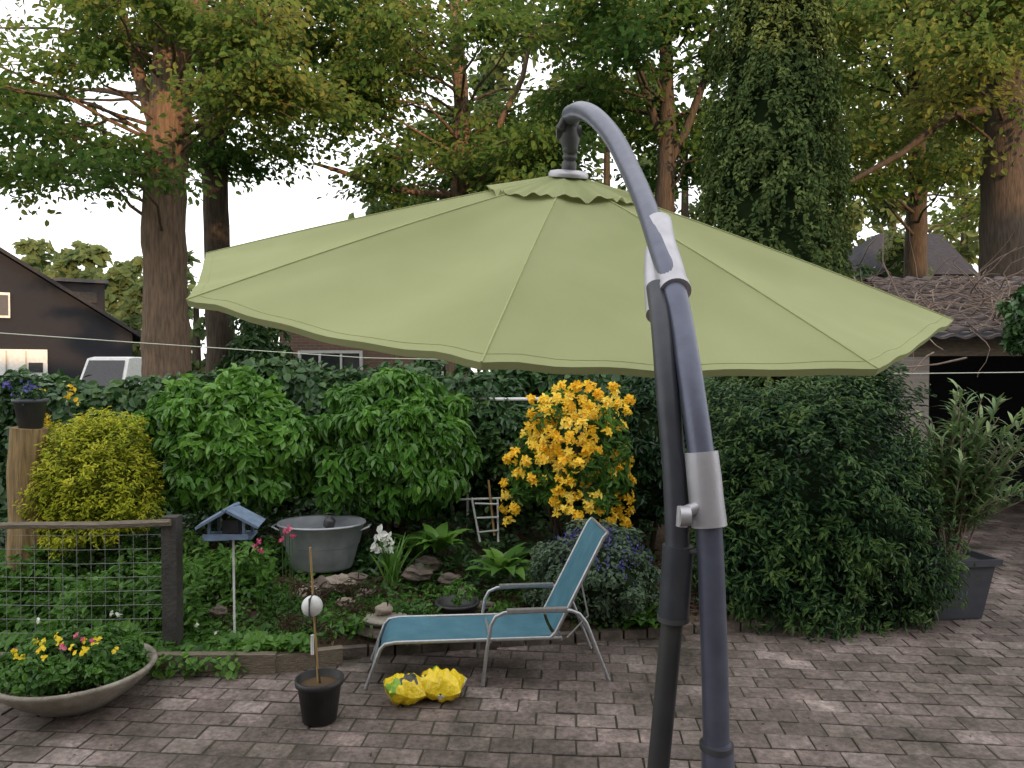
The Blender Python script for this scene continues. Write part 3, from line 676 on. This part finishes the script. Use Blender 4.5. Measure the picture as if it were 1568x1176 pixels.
mb=MB(); p=W(478,928,c.y-.05); mb.lathe(p,[(.064*math.sin(math.pi*i/12),-.064*math.cos(math.pi*i/12)) for i in range(13)],M['whitep'],20)
mb.tube([(p.x,p.y,p.z-.07),(p.x,p.y,p.z+.07)],.006,M['plast'],6); mb.box((p.x,p.y-.005,p.z),(.006,.134,.13),M['plast'])
mb.tube([p+Vector((0,0,-.3)),p+Vector((0,0,-.18))],.012,M['whitep'],6)
mb.obj('white_ball_ornament',E)
# ---------------------------------------------------------------- bowl planter
E=empty('bowl_planter'); c=G(110,1085); c=Vector((c.x,c.y+.05,0))
mb=MB(); mb.lathe((c.x,c.y,.014),[(0,0),(.2,0),(.24,.02),(.36,.10),(.44,.17),(.475,.215),(.485,.23),(.475,.245),(.45,.24),(.40,.17),(0,.17)],M['bowl'],40); mb.obj('bowl',E)
mb=MB(); foliage(mb,(c.x-.03,c.y,.30),(.40,.35,.13),M['fern'],nl=60,n=3800,size=.05,asp=.55,lumpr=.25,lvb=.25,up=.7,core=M['core'])
for k in range(34):
    a=rng.uniform(0,6.28); blade(mb,(c.x+.42*math.cos(a),c.y+.4*math.sin(a),.22),a,rng.uniform(.1,.2),.004,M['litter'],rise=.9,bend=1.5,lv=.9)
mb.obj('foliage',E)
mb=MB()
for k in range(30):
    a=rng.uniform(0,6.28); r2=.37*math.sqrt(rng.uniform(0,1)); ax_,ay_=r2*math.cos(a),-abs(r2*math.sin(a))*.85
    zz=.30+.17*math.sqrt(max(0.02,1-(ax_/.42)**2-(ay_/.38)**2))
    leaves(mb,np.tile([c.x+ax_,c.y+ay_-.02,zz+.01],(5,1)),np.tile([rng.normal(0,.5),-.7,.6],(5,1)),.024,M['yel'] if k%6 else M['pink'],.9,.25,0)
mb.obj('pansies',E)
# ---------------------------------------------------------------- yellow bags
def bag(name,px,py,w,h,t,rz,seed):
    mb=MB(); c=G(px,py); r=np.random.default_rng(seed); vs=[];nu,nv=22,14; ph=r.uniform(0,6,8)
    M3=Matrix.Rotation(rz,3,'Z')
    for side in(1,-1):
        for i in range(nu+1):
            for j in range(nv+1):
                u=i/nu*2-1;v=j/nv*2-1
                th=(max(0,1-abs(u)**2.6)*max(0,1-abs(v)**2.6))**.5
                wr=.018*math.sin(7*u+ph[0]+3*v)*math.sin(6*v+ph[1])+.010*math.sin(15*u+ph[2]+6*v)
                x=u*w/2*(1+.05*math.sin(3*v+ph[3])); y=v*t/2; z=side*(h/2*th+wr*th)+ (h*.5)+.03*math.sin(2*u+ph[4])*(1-th)
                if side<0: z=max(z,.0)
                vs.append(M3@Vector((x,y,z))+Vector((c.x,c.y,.016)))
    k=(nu+1)*(nv+1); f=[]
    for s_ in(0,1):
        for i in range(nu):
            for j in range(nv):
                a=s_*k+i*(nv+1)+j; q=(a,a+nv+1,a+nv+2,a+1); f.append(q if s_==0 else q[::-1])
    mb.add(vs,f,M['bag'],smooth=True); return mb.obj(name)
bag('yellow_plastic_bag',620,1078,.25,.17,.20,.35,4); bag('yellow_plastic_bag',675,1072,.30,.18,.22,-.15,9)
# ---------------------------------------------------------------- oleander pot
E=empty('potted_oleander'); c=G(1440,958); kf=1+.33/c.y; c=Vector((c.x*kf,c.y*kf,0))
def sqpot(mb,c,prof,m):
    vs=[]
    for w,z in prof:
        for a,b in((-1,-1),(1,-1),(1,1),(-1,1)): vs.append((c.x+a*w*math.cos(.12)-b*w*math.sin(.12),c.y+a*w*math.sin(.12)+b*w*math.cos(.12),z))
    n=len(prof); mb.add(vs,[(4*k+l,4*k+(l+1)%4,4*k+4+(l+1)%4,4*k+4+l) for k in range(n-1) for l in range(4)]+[(4*n-4,4*n-3,4*n-2,4*n-1)],m)
zt=W(1478,858,c.y-.3).z
mb=MB(); sqpot(mb,c,[(.22,.014),(.225,.03),(.29,zt-.06),(.325,zt-.055),(.33,zt),(.30,zt),(.28,zt-.05)],M['apot']); mb.obj('square_pot',E)
mb=MB()
for k in range(60):
    a=rng.uniform(0,6.28); sp3=rng.uniform(.05,.6); h=rng.uniform(.6,1.6)
    b0=Vector((c.x+rng.normal(0,.07),c.y+rng.normal(0,.07),zt-.06)); e=Vector((c.x+.12+math.cos(a)*sp3,c.y-.2+math.sin(a)*sp3*.5,zt+h*(1-.3*sp3))); m1=b0.lerp(e,.5)+Vector((-math.cos(a)*sp3*.2,-math.sin(a)*sp3*.2,.03))
    mb.tube([b0,m1,e],[.009,.007,.004],M['twig'],5,cap=False)
    for q in range(30):
        t=rng.uniform(.28,1.0)**.8; p=(b0.lerp(m1,t)).lerp(m1.lerp(e,t),t)
        blade(mb,p,rng.uniform(0,6.28),rng.uniform(.12,.21),.030,M['oland'],rise=rng.uniform(.3,1.3),bend=.8,seg=3,lv=rng.uniform(0,1))
mb.obj('oleander_stems',E)
mb=MB(); foliage(mb,W(1600,500,8.0),(.45,.4,.45),M['ivy'],nl=25,n=1500,size=.09,core=M['core']); mb.tube([W(1600,500,8.0),(W(1600,500,8).x,8.0,0)],[.04,.06],M['barkd'],6); mb.obj('climbing_ivy')
# ---------------------------------------------------------------- carport
E=empty('tiled_carport'); D=9.0
zb=W(1400,530,D).z; x0=W(1372,530,D).x
mb=MB(); 
p1=W(1375,518,D-.25); p2=W(1330,424,11.2); zr=p2.z
XR=x0+6.5
rows=12
for r0 in range(rows):
    ya=lerp(D-.3,11.2,r0/rows); yb=lerp(D-.3,11.2,(r0+1)/rows)+.03
    za=lerp(p1.z,zr,r0/rows)+.035; zb2=lerp(p1.z,zr,(r0+1)/rows)
    xl=lerp(p1.x,p2.x,r0/rows)
    cols_=int((XR-xl)/.045); xs=np.linspace(xl,XR,cols_); vs=[]
    for k,x in enumerate(xs):
        w=.018*math.sin(x*2*math.pi/.27)
        vs+=[(x,ya,za+w-.03),(x,ya,za+w),(x,yb,zb2+w)]
    mb.add(vs,[(3*k,3*k+3,3*k+4,3*k+1) for k in range(cols_-1)]+[(3*k+1,3*k+4,3*k+5,3*k+2) for k in range(cols_-1)],M['rooft'],smooth=False)
mb.add([(p2.x,11.2,zr),(XR,11.2,zr),(XR,13.6,p1.z),(p1.x,13.6,p1.z)],[(0,1,2,3)],M['rooft'])
mb.obj('tiled_roof',E)
mb=MB(); mb.box(((x0+XR)/2,D,zb-.02),(XR-x0,.14,.2),M['wood']); mb.box(((x0+XR)/2,D-.2,zb+.11),(XR-x0+.1,.1,.09),M['apot'])
mb.box((x0+.1,(D+12)/2,zb-.02),(.14,12-D-.2,.2),M['woodd']); mb.obj('beams',E)
mb=MB(); pc=W(1391,640,D); mb.box((pc.x,D+.02,(zb-.13)/2),(.33,.33,zb-.13),M['brickp']); mb.obj('brick_pillar',E)
mb=MB(); mb.box(((x0+XR)/2,12.6,1.25),(XR-x0,.2,2.5),M['black']); mb.box((XR,11,1.25),(.2,3.0,2.5),M['black']); mb.box((x0+.2,11.6,1.25),(.15,1.8,2.5),M['black'])
mb.add([(x0,D+.1,zb+.1),(XR,D+.1,zb+.1),(XR,12.5,zb+.1),(x0,12.5,zb+.1)],[(0,1,2,3)],M['woodd']); mb.obj('dark_walls',E)
mb=MB()
for k in range(240):
    x=rng.uniform(p1.x-.1,p1.x+2.6); t=rng.uniform(0,.75); p=Vector((x,lerp(D-.3,11.2,t),lerp(p1.z,zr,t)+rng.uniform(.04,.22)))
    P=[p];dv=Vector((rng.normal(0,1),rng.normal(0,.5)-.2,rng.normal(0,.25))).normalized()
    for q in range(6): dv=(dv+Vector(rng.normal(0,.28,3))+Vector((0,-.05,-.06))).normalized(); P.append(P[-1]+dv*rng.uniform(.09,.2))
    P=[Vector((q.x,q.y,max(q.z,p1.z+.06+(q.y-D+.3)*.45 if q.y>D-.3 else q.z))) for q in P]
    mb.tube(P,list(np.linspace(.010,.003,7)*rng.uniform(.6,1.5)),M['twig'],4,cap=False)
for (a0,b0,a1,b1) in [(1480,548,1350,585),(1350,560,1365,600),(1380,525,1300,425),(1395,520,1352,345),(1430,540,1400,585)]:
    A=W(a0,b0,8.6);B=W(a1,b1,8.5); mb.tube([A,A.lerp(B,.3)+Vector(rng.normal(0,.05,3)),A.lerp(B,.7)+Vector(rng.normal(0,.05,3)),B],[.014,.011,.008,.004],M['twig'],5)
mb.obj('dry_vine_branches')
# ---------------------------------------------------------------- houses
def gable(E,x0,x1,y0,y1,zw,zr,mw,mr,over=.3):
    xm=(x0+x1)/2
    mb=MB(); mb.add([(x0,y0,0),(x1,y0,0),(x1,y0,zw),(xm,y0,zr),(x0,y0,zw),(x0,y1,0),(x1,y1,0),(x1,y1,zw),(xm,y1,zr),(x0,y1,zw)],[(0,1,2,3,4),(9,8,7,6,5),(1,6,7,2),(5,0,4,9)],mw); mb.obj('walls',E)
    mb=MB(); sl=(zr-zw)/(xm-x0)
    for s_ in(-1,1):
        xe=xm+s_*(xm-x0+over); ze=zr-sl*(xm-x0+over)
        a=[(xm,y0-over,zr+.05),(xe,y0-over,ze+.05),(xe,y1+over,ze+.05),(xm,y1+over,zr+.05)]
        b=[(p[0],p[1],p[2]+.16) for p in a]
        mb.add(a+b,[(0,1,2,3),(7,6,5,4),(0,4,5,1),(1,5,6,2),(2,6,7,3),(3,7,4,0)],mr)
    mb.obj('roof',E)
ANG=math.radians(31); PV=W(222,520,33)
E=empty('black_house'); E.location=(PV.x,PV.y,0); E.rotation_euler=(0,0,ANG)
def HL(px,py,off=0.):
    k=(px-784)/F; ca,sa=math.cos(ANG),math.sin(ANG)
    lx=(k*(PV.y+off*ca)-PV.x+off*sa)/(ca-k*sa); y=PV.y+lx*sa+off*ca
    return lx, W(px,py,y).z
lA,zA=HL(0,382); sl=(zA-PV.z)/(-lA); xr=lA-3.2; zr=zA+3.2*sl; xe=-.5; hw=xe-xr
gable(E,xr-hw,xr+hw,0,9,zr-sl*hw-.1,zr-.1,M['black'],M['slater'],.45)
def hbox(x0p,x1p,y0p,y1p,m,off,th,mb,grow=0):
    l0,z0=HL(x0p,y0p,off); l1,z1=HL(x1p,y1p,off); mb.box(((l0+l1)/2,off,(z0+z1)/2),(abs(l1-l0)+grow,th,abs(z0-z1)+grow),m)
mb=MB(); l0,z0=HL(-50,534,-.05); l1,_=HL(73,534,-.05); mb.box(((l0+l1)/2,-.05,z0/2),(l1-l0,.1,z0),M['whitep'])
for px in(10,40): l,_=HL(px,560,-.12); mb.box((l,-.12,z0/2),(.05,.04,z0-.1),M['wire'])
l,_=HL(55,560,-.12); mb.box((l,-.12,z0-.75),(.5,.04,.4),M['glass'])
mb.obj('garage_door',E)
mb=MB(); hbox(-12,17,447,487,M['whitep'],-.04,.1,mb); hbox(-9,14,451,483,M['apot'],-.10,.04,mb); mb.obj('window',E)
mb=MB(); hbox(88,160,436,505,M['black'],2.0,2.6,mb); l0,z0=HL(84,434,1.9); l1,_=HL(166,434,1.9); mb.box(((l0+l1)/2,2.0,z0+.05),(l1-l0,3.0,.14),M['apot']); hbox(108,150,446,464,M['glass'],.68,.06,mb); mb.obj('dormer',E)
E=empty('orange_roof_house'); A=W(190,472,55); gable(E,A.x-3,A.x+2.2,55,63,A.z-1.8,A.z,M['render'],M['orange'])
E=empty('brick_house'); a=W(428,492,18);b_=W(700,492,18)
mb=MB(); mb.box(((a.x+b_.x)/2,21,a.z/2),(b_.x-a.x,6,a.z),M['brick']); mb.obj('walls',E)
mb=MB(); mb.box(((a.x+b_.x)/2,21,a.z+.09),(b_.x-a.x+.3,6.3,.18),M['woodd']); mb.obj('flat_roof',E)
def window(E,px0,px1,py0,py1,d,nm=2):
    a=W(px0,py0,d);b=W(px1,py1,d); w=b.x-a.x;h=a.z-b.z; cx=(a.x+b.x)/2;cz=(a.z+b.z)/2; mb=MB()
    mb.box((cx,d-.01,cz),(w-.1,.06,h-.1),M['glass'])
    for s_ in(-1,1): mb.box((cx+s_*(w/2-.03),d-.05,cz),(.07,.1,h),M['whitep']); mb.box((cx,d-.047,cz+s_*(h/2-.03)),(w-.145,.1,.07),M['whitep'])
    for k in range(1,nm): mb.box((a.x+w*k/nm,d-.045,cz),(.05,.08,h-.14),M['whitep'])
    mb.obj('window',E)
window(E,458,556,537,600,17.95,3); window(E,676,712,537,600,17.95,2)
E=empty('tiled_roof_house'); a=W(1285,420,24); b_=W(1500,420,24); t1=W(1345,358,27);t2=W(1440,358,27)
mb=MB(); mb.box(((a.x+b_.x)/2,27,a.z/2),(b_.x-a.x-.6,5.5,a.z),M['brick']); mb.obj('walls',E)
mb=MB(); mb.add([(a.x,24,a.z),(b_.x,24,a.z),(b_.x,30,a.z),(a.x,30,a.z),(t1.x,27,t1.z),(t2.x,27,t1.z)],[(0,1,5,4),(1,2,5),(2,3,4,5),(3,0,4)],M['slater']); mb.obj('hipped_roof',E)
E=empty('unseen_shade_house'); mb=MB(); mb.box((7,-12,4.5),(44,8,9.0),M['brickp']); mb.obj('walls',E)  # unseen block behind the camera, added to keep low sun off the garden
mb=MB(); mb.box((7,-12,9.1),(44.6,8.6,.2),M['rooft']); mb.obj('roof',E)
for px in range(7):
    mb=MB(); xx=-10+px*5
    for zz in(1.4,4.6): mb.box((xx,-7.98,zz),(2.2,.08,1.6),M['whitep']); mb.box((xx,-7.93,zz),(2.0,.06,1.4),M['glass'])
    mb.obj('window',E)
# ---------------------------------------------------------------- van
E=empty('white_van'); c=W(131,580,26.5); gx=c.x; VY=-.6; topz=W(131,545,26.5).z
mb=MB()
sec=[(27.0,.75,.9,.35),(27.1,1.05,.9,.3),(27.9,1.28,.92,.3),(28.6,topz-.04,.82,.3),(28.9,topz,.80,.3),(31.5,topz,.80,.3),(31.7,1.2,.9,.35)]
vs=[]
for y,zt_,w_,zb_ in sec: 
    y+=VY; vs+=[(gx-.92,y,zb_),(gx+.92,y,zb_),(gx+.93,y,min(1.15,zt_-.05)),(gx+w_*.97,y,zt_-.04),(gx+w_*.85,y,zt_),(gx-w_*.85,y,zt_),(gx-w_*.97,y,zt_-.04),(gx-.93,y,min(1.15,zt_-.05))]
n=len(sec); mb.add(vs,[(8*k+l,8*k+8+l,8*k+8+(l+1)%8,8*k+(l+1)%8) for k in range(n-1) for l in range(8)]+[tuple(range(8)),tuple(range(8*n-8,8*n))[::-1]],M['whitep']); mb.obj('body',E)
mb=MB(); z0_,z1_=1.4,topz-.14; kk=.7/(topz-.04-1.28); y0_=27.9+VY+(z0_-1.28)*kk; y1_=27.9+VY+(z1_-1.28)*kk
mb.add([(gx-.78,y0_-.03,z0_),(gx+.78,y0_-.03,z0_),(gx+.68,y1_-.03,z1_),(gx-.68,y1_-.03,z1_)],[(0,1,2,3)],M['plast']); mb.obj('windscreen',E)
mb=MB()
for s_ in(-1,1):
    for y in(27.8+VY,30.8+VY): mb.tube([(gx+s_*.75,y,.33),(gx+s_*.95,y,.33)],.33,M['pot'],18)
mb.obj('wheels',E)
# ---------------------------------------------------------------- umbrella
E=empty('cantilever_umbrella')
Mr=Matrix.Rotation(.277,3,'X')@Matrix.Rotation(.065,3,'Y')@Matrix.Rotation(2.963,3,'Z'); Rp=Matrix.Rotation(PITCH,3,'X')
def fitp(v): return Rp@(Vector(v)-Vector((0,0,2.0)))+Vector((0,0,CAMH))
hub0=Vector((.21,3.031,2.863)); corners=[]
pxc={0:(315,388),1:(285,459),2:(737,555),3:(1345,565),4:(1460,490)}
for k in range(8):
    q=Mr@Vector((1.5*math.cos(2*math.pi*k/8),1.5*math.sin(2*math.pi*k/8),-.452))+hub0
    if k in pxc: corners.append(W(*pxc[k],q.y))
    else: corners.append(fitp(q))
apex=W(868,270,3.03); axis=(Rp@Mr@Vector((0,0,1))).normalized()
def surf(k,s,t,off=0):
    a=corners[k];b=corners[(k+1)%8]; e=a.lerp(b,t)
    p=apex.lerp(e,s)
    bow=.012*math.sin(math.pi*min(1,s))
    sg=math.sin(math.pi*t)
    sag=.055*sg*math.sin(math.pi*min(1,s)**1.3)+.016*sg*s
    wr=(.005*math.sin(9*t+5*s+k)+.0025*math.sin(23*t+3*s+2*k)*(s**3)+.003*math.sin(31*t*(1-t)+9*s+k*2))*s*min(1,sg*3)
    p=p+axis*(bow-sag+wr+off)
    mid=(corners[k]+corners[(k+1)%8])/2
    return p-(mid-apex).normalized()*.008*sg*max(0,s-.7)/.3
mb=MB(); ns,nt2=30,24
for k in range(8):
    vs=[surf(k,.06+.94*i/ns,j/nt2) for i in range(ns+1) for j in range(nt2+1)]
    f=[(i*(nt2+1)+j,(i+1)*(nt2+1)+j,(i+1)*(nt2+1)+j+1,i*(nt2+1)+j+1) for i in range(ns) for j in range(nt2)]
    mb.add(vs,f,M['canopy'],smooth=True)
    vs=[surf(k,1,j/nt2) for j in range(nt2+1)]+[surf(k,1,j/nt2)-axis*.022-(surf(k,1,j/nt2)-apex).normalized()*.006 for j in range(nt2+1)]
    mb.add(vs,[(j,nt2+1+j,nt2+2+j,j+1) for j in range(nt2)],M['canopy'],smooth=True)
mb.obj('canopy',E)
mb=MB()
for k in range(8):
    mb.tube([surf(k,s,0,.001) for s in np.linspace(.1,1,24)],.003,M['seam'],5)
    mb.tube([surf(k,.975,t,.0005) for t in np.linspace(0,1,25)],.001,M['seam'],4)
mb.obj('seams',E)
mb=MB(); seg=160; vs=[]
for i,s in enumerate(np.linspace(.03,.205,10)):
    for j in range(seg):
        kk=j/seg*8; k=int(kk); t=kk-k
        w=(.009*math.sin(2*math.pi*kk*1.5+1.3*math.sin(kk*2.3))+.0055*math.sin(2*math.pi*kk*3.25+2))*(s/.2)**3
        sc_=s*(1-.05*math.sin(math.pi*t)*(s/.2)**2)
        vs.append(surf(k,sc_,t,.014+w+.006*(s/.2)))
mb.add(vs,[(i*seg+j,(i+1)*seg+j,(i+1)*seg+(j+1)%seg,i*seg+(j+1)%seg) for i in range(9) for j in range(seg)],M['canopy'],smooth=True)
mb.obj('vent_cap',E)
mb=MB()
for k in range(8):
    mb.tube([surf(k,s,0,-.03) for s in np.linspace(.04,.98,12)],.009,M['mastd'],6)
    mb.tube([apex-axis*.45,surf(k,.5,0,-.035)],.007,M['mastd'],6)
mb.tube([apex-axis*.5,apex],.02,M['mastd'],10)
mb.obj('ribs',E)
mb=MB(); h0=W(870,272,3.02)
def along(a,prof,m,seg=20,up=axis):
    mb.tube([a+up*z for r,z in prof],[r for r,z in prof],m,seg)
along(h0,[(.08,.0),(.082,.012),(.075,.024),(.045,.03)],M['collar'])
along(h0,[(.03,.03),(.03,.06),(.024,.062),(.024,.07),(.03,.072),(.03,.085),(.024,.087),(.024,.095),(.03,.097),(.03,.115)],M['plast'],16)
p1=W(872,215,3.0); mb.tube([W(873,240,3.0),W(873,222,3.0),p1,W(872,196,3.0)],[.026,.034,.042,.036],M['plast'],16)
mb.tube([W(852,204,3.0),W(890,202,3.0)],.026,M['plast'],14); mb.tube([W(856,198,2.96),W(864,182,2.96)],.014,M['plast'],8)
mb.tube([W(872,200,3.0),W(876,170,2.98)],[.034,.032],M['plast'],14)
mb.obj('hub_joint',E)
def cr(pts,n=10):
    P=[Vector(p) for p in pts]; P=[P[0]*2-P[1]]+P+[P[-1]*2-P[-2]]; out=[]
    for i in range(1,len(P)-2):
        for t in np.linspace(0,1,n,endpoint=False):
            a,b,c,d=P[i-1:i+3]; out.append(.5*((2*b)+(c-a)*t+(2*a-5*b+4*c-d)*t*t+(3*b-a-3*c+d)*t**3))
    out.append(P[-2]); return out
armp=[W(874,176,2.96),W(890,170,2.8),W(912,180,2.62),W(940,212,2.42),W(966,262,2.2),W(990,318,1.98),W(1012,385,1.8),W(1034,450,1.68),W(1054,560,1.58),W(1073,690,1.52),W(1085,800,1.5),W(1093,980,1.49),W(1097,1140,1.49)]
P=cr(armp); mb=MB(); mb.tube(P,[lerp(.037,.0268,min(1,i/60)) for i in range(len(P))],M['mast'],24); mb.obj('curved_arm',E)
mb=MB(); b0=W(1097,1135,1.49); mb.tube([b0,Vector((b0.x+.003,b0.y,b0.z-.02)),Vector((b0.x+.012,b0.y,.06))],[.0275,.0325,.0325],M['mast'],24); mb.tube([W(1097,1138,1.49),W(1097,1146,1.49)],.034,M['plast'],24)
mb.obj('lower_mast',E)
mb=MB(); rp=[W(1006,440,1.72),W(1014,500,1.64),W(1022,600,1.58),W(1031,700,1.55),W(1036,790,1.53),W(1037,850,1.52)]
mb.tube(cr(rp),.025,M['mastd'],20); mb.obj('support_strut',E)
mb=MB(); mb.tube(cr([W(1038,835,1.52),W(1037,860,1.52),W(1034,905,1.52),W(1031,945,1.52)]),.0315,M['mastd'],20); mb.tube([W(1031,943,1.52),W(1031,950,1.52)],.033,M['plast'],20)
e=W(1008,1176,1.52); mb.tube([W(1030,945,1.52),e,Vector((e.x-.03,e.y,.06))],.0225,M['pot'],18); mb.obj('telescopic_tube',E)
mb=MB()
cp_=[W(1008,342,1.9),W(1013,372,1.84),W(1024,410,1.76),W(1033,445,1.69)]
mb.tube(cr(cp_,6),.034,M['collar'],24)
mb.tube(cr([W(1003,385,1.86),W(1003,430,1.78),W(1008,482,1.69)],8),[lerp(.026,.028,i/16) for i in range(17)],M['collar'],20)
mb.tube([W(1032,440,1.70),W(1034,447,1.685)],.0365,M['collar'],24)
mb.obj('upper_collar',E)
mb=MB(); mb.tube([W(1074,692,1.515),W(1078,730,1.51),W(1082,770,1.505),W(1086,806,1.5)],[.0335,.035,.035,.036],M['collar'],24)
mb.tube([W(1084,770,1.49),W(1048,785,1.49)],.013,M['collar'],12); mb.tube([W(1056,790,1.47),W(1040,790,1.47)],.02,M['collar'],14); mb.tube([W(1044,806,1.475),W(1046,776,1.475)],.012,M['collar'],12)
mb.tube([W(1030,842,1.5),W(1068,846,1.5)],.006,M['plast'],8)
mb.obj('lower_collar',E)
mb=MB(); bx=b0.x+.012-.06; by=b0.y
mb.box((bx,by,.045),(1.0,.09,.05),M['mastd']); mb.box((bx,by,.043),(.09,1.0,.046),M['mastd']); mb.obj('cross_base',E)
# ---------------------------------------------------------------- light, world, camera
EL=math.radians(9); S=Vector((.42,-.9,0)).normalized()*math.cos(EL)+Vector((0,0,math.sin(EL)))
L=bpy.data.lights.new('sun','SUN'); L.energy=3.8; L.angle=math.radians(1.); L.color=(1,.60,.30)
lo=bpy.data.objects.new('sun',L); scene.collection.objects.link(lo); lo.rotation_euler=(-S).to_track_quat('-Z','Y').to_euler()
w=bpy.data.worlds.new('World'); scene.world=w; w.use_nodes=True; nt=w.node_tree
sk=nt.nodes.new('ShaderNodeTexSky'); sk.sky_type='NISHITA'; sk.sun_disc=False; sk.sun_elevation=EL; sk.sun_rotation=math.atan2(S.x,S.y)
sk.air_density=1.; sk.dust_density=2.5; sk.ozone_density=1.
# thin bright cloud veil over the clear sky
mx=nt.nodes.new('ShaderNodeMixRGB'); mx.inputs[0].default_value=.85; mx.inputs[2].default_value=(13.0,13.0,13.0,1)
nt.links.new(sk.outputs[0],mx.inputs[1])
bg=nt.nodes['Background']; nt.links.new(mx.outputs[0],bg.inputs[0]); bg.inputs[1].default_value=.15
cam=bpy.data.cameras.new('camera'); co=bpy.data.objects.new('camera',cam); scene.collection.objects.link(co)
cam.sensor_width=36; cam.lens=F/1568*36; cam.clip_end=1500; cam.clip_start=.05
co.location=(0,0,CAMH); co.rotation_euler=(math.pi/2+PITCH,0,0); scene.camera=co
scene.view_settings.view_transform='Standard'; scene.view_settings.look='None'; scene.view_settings.exposure=0
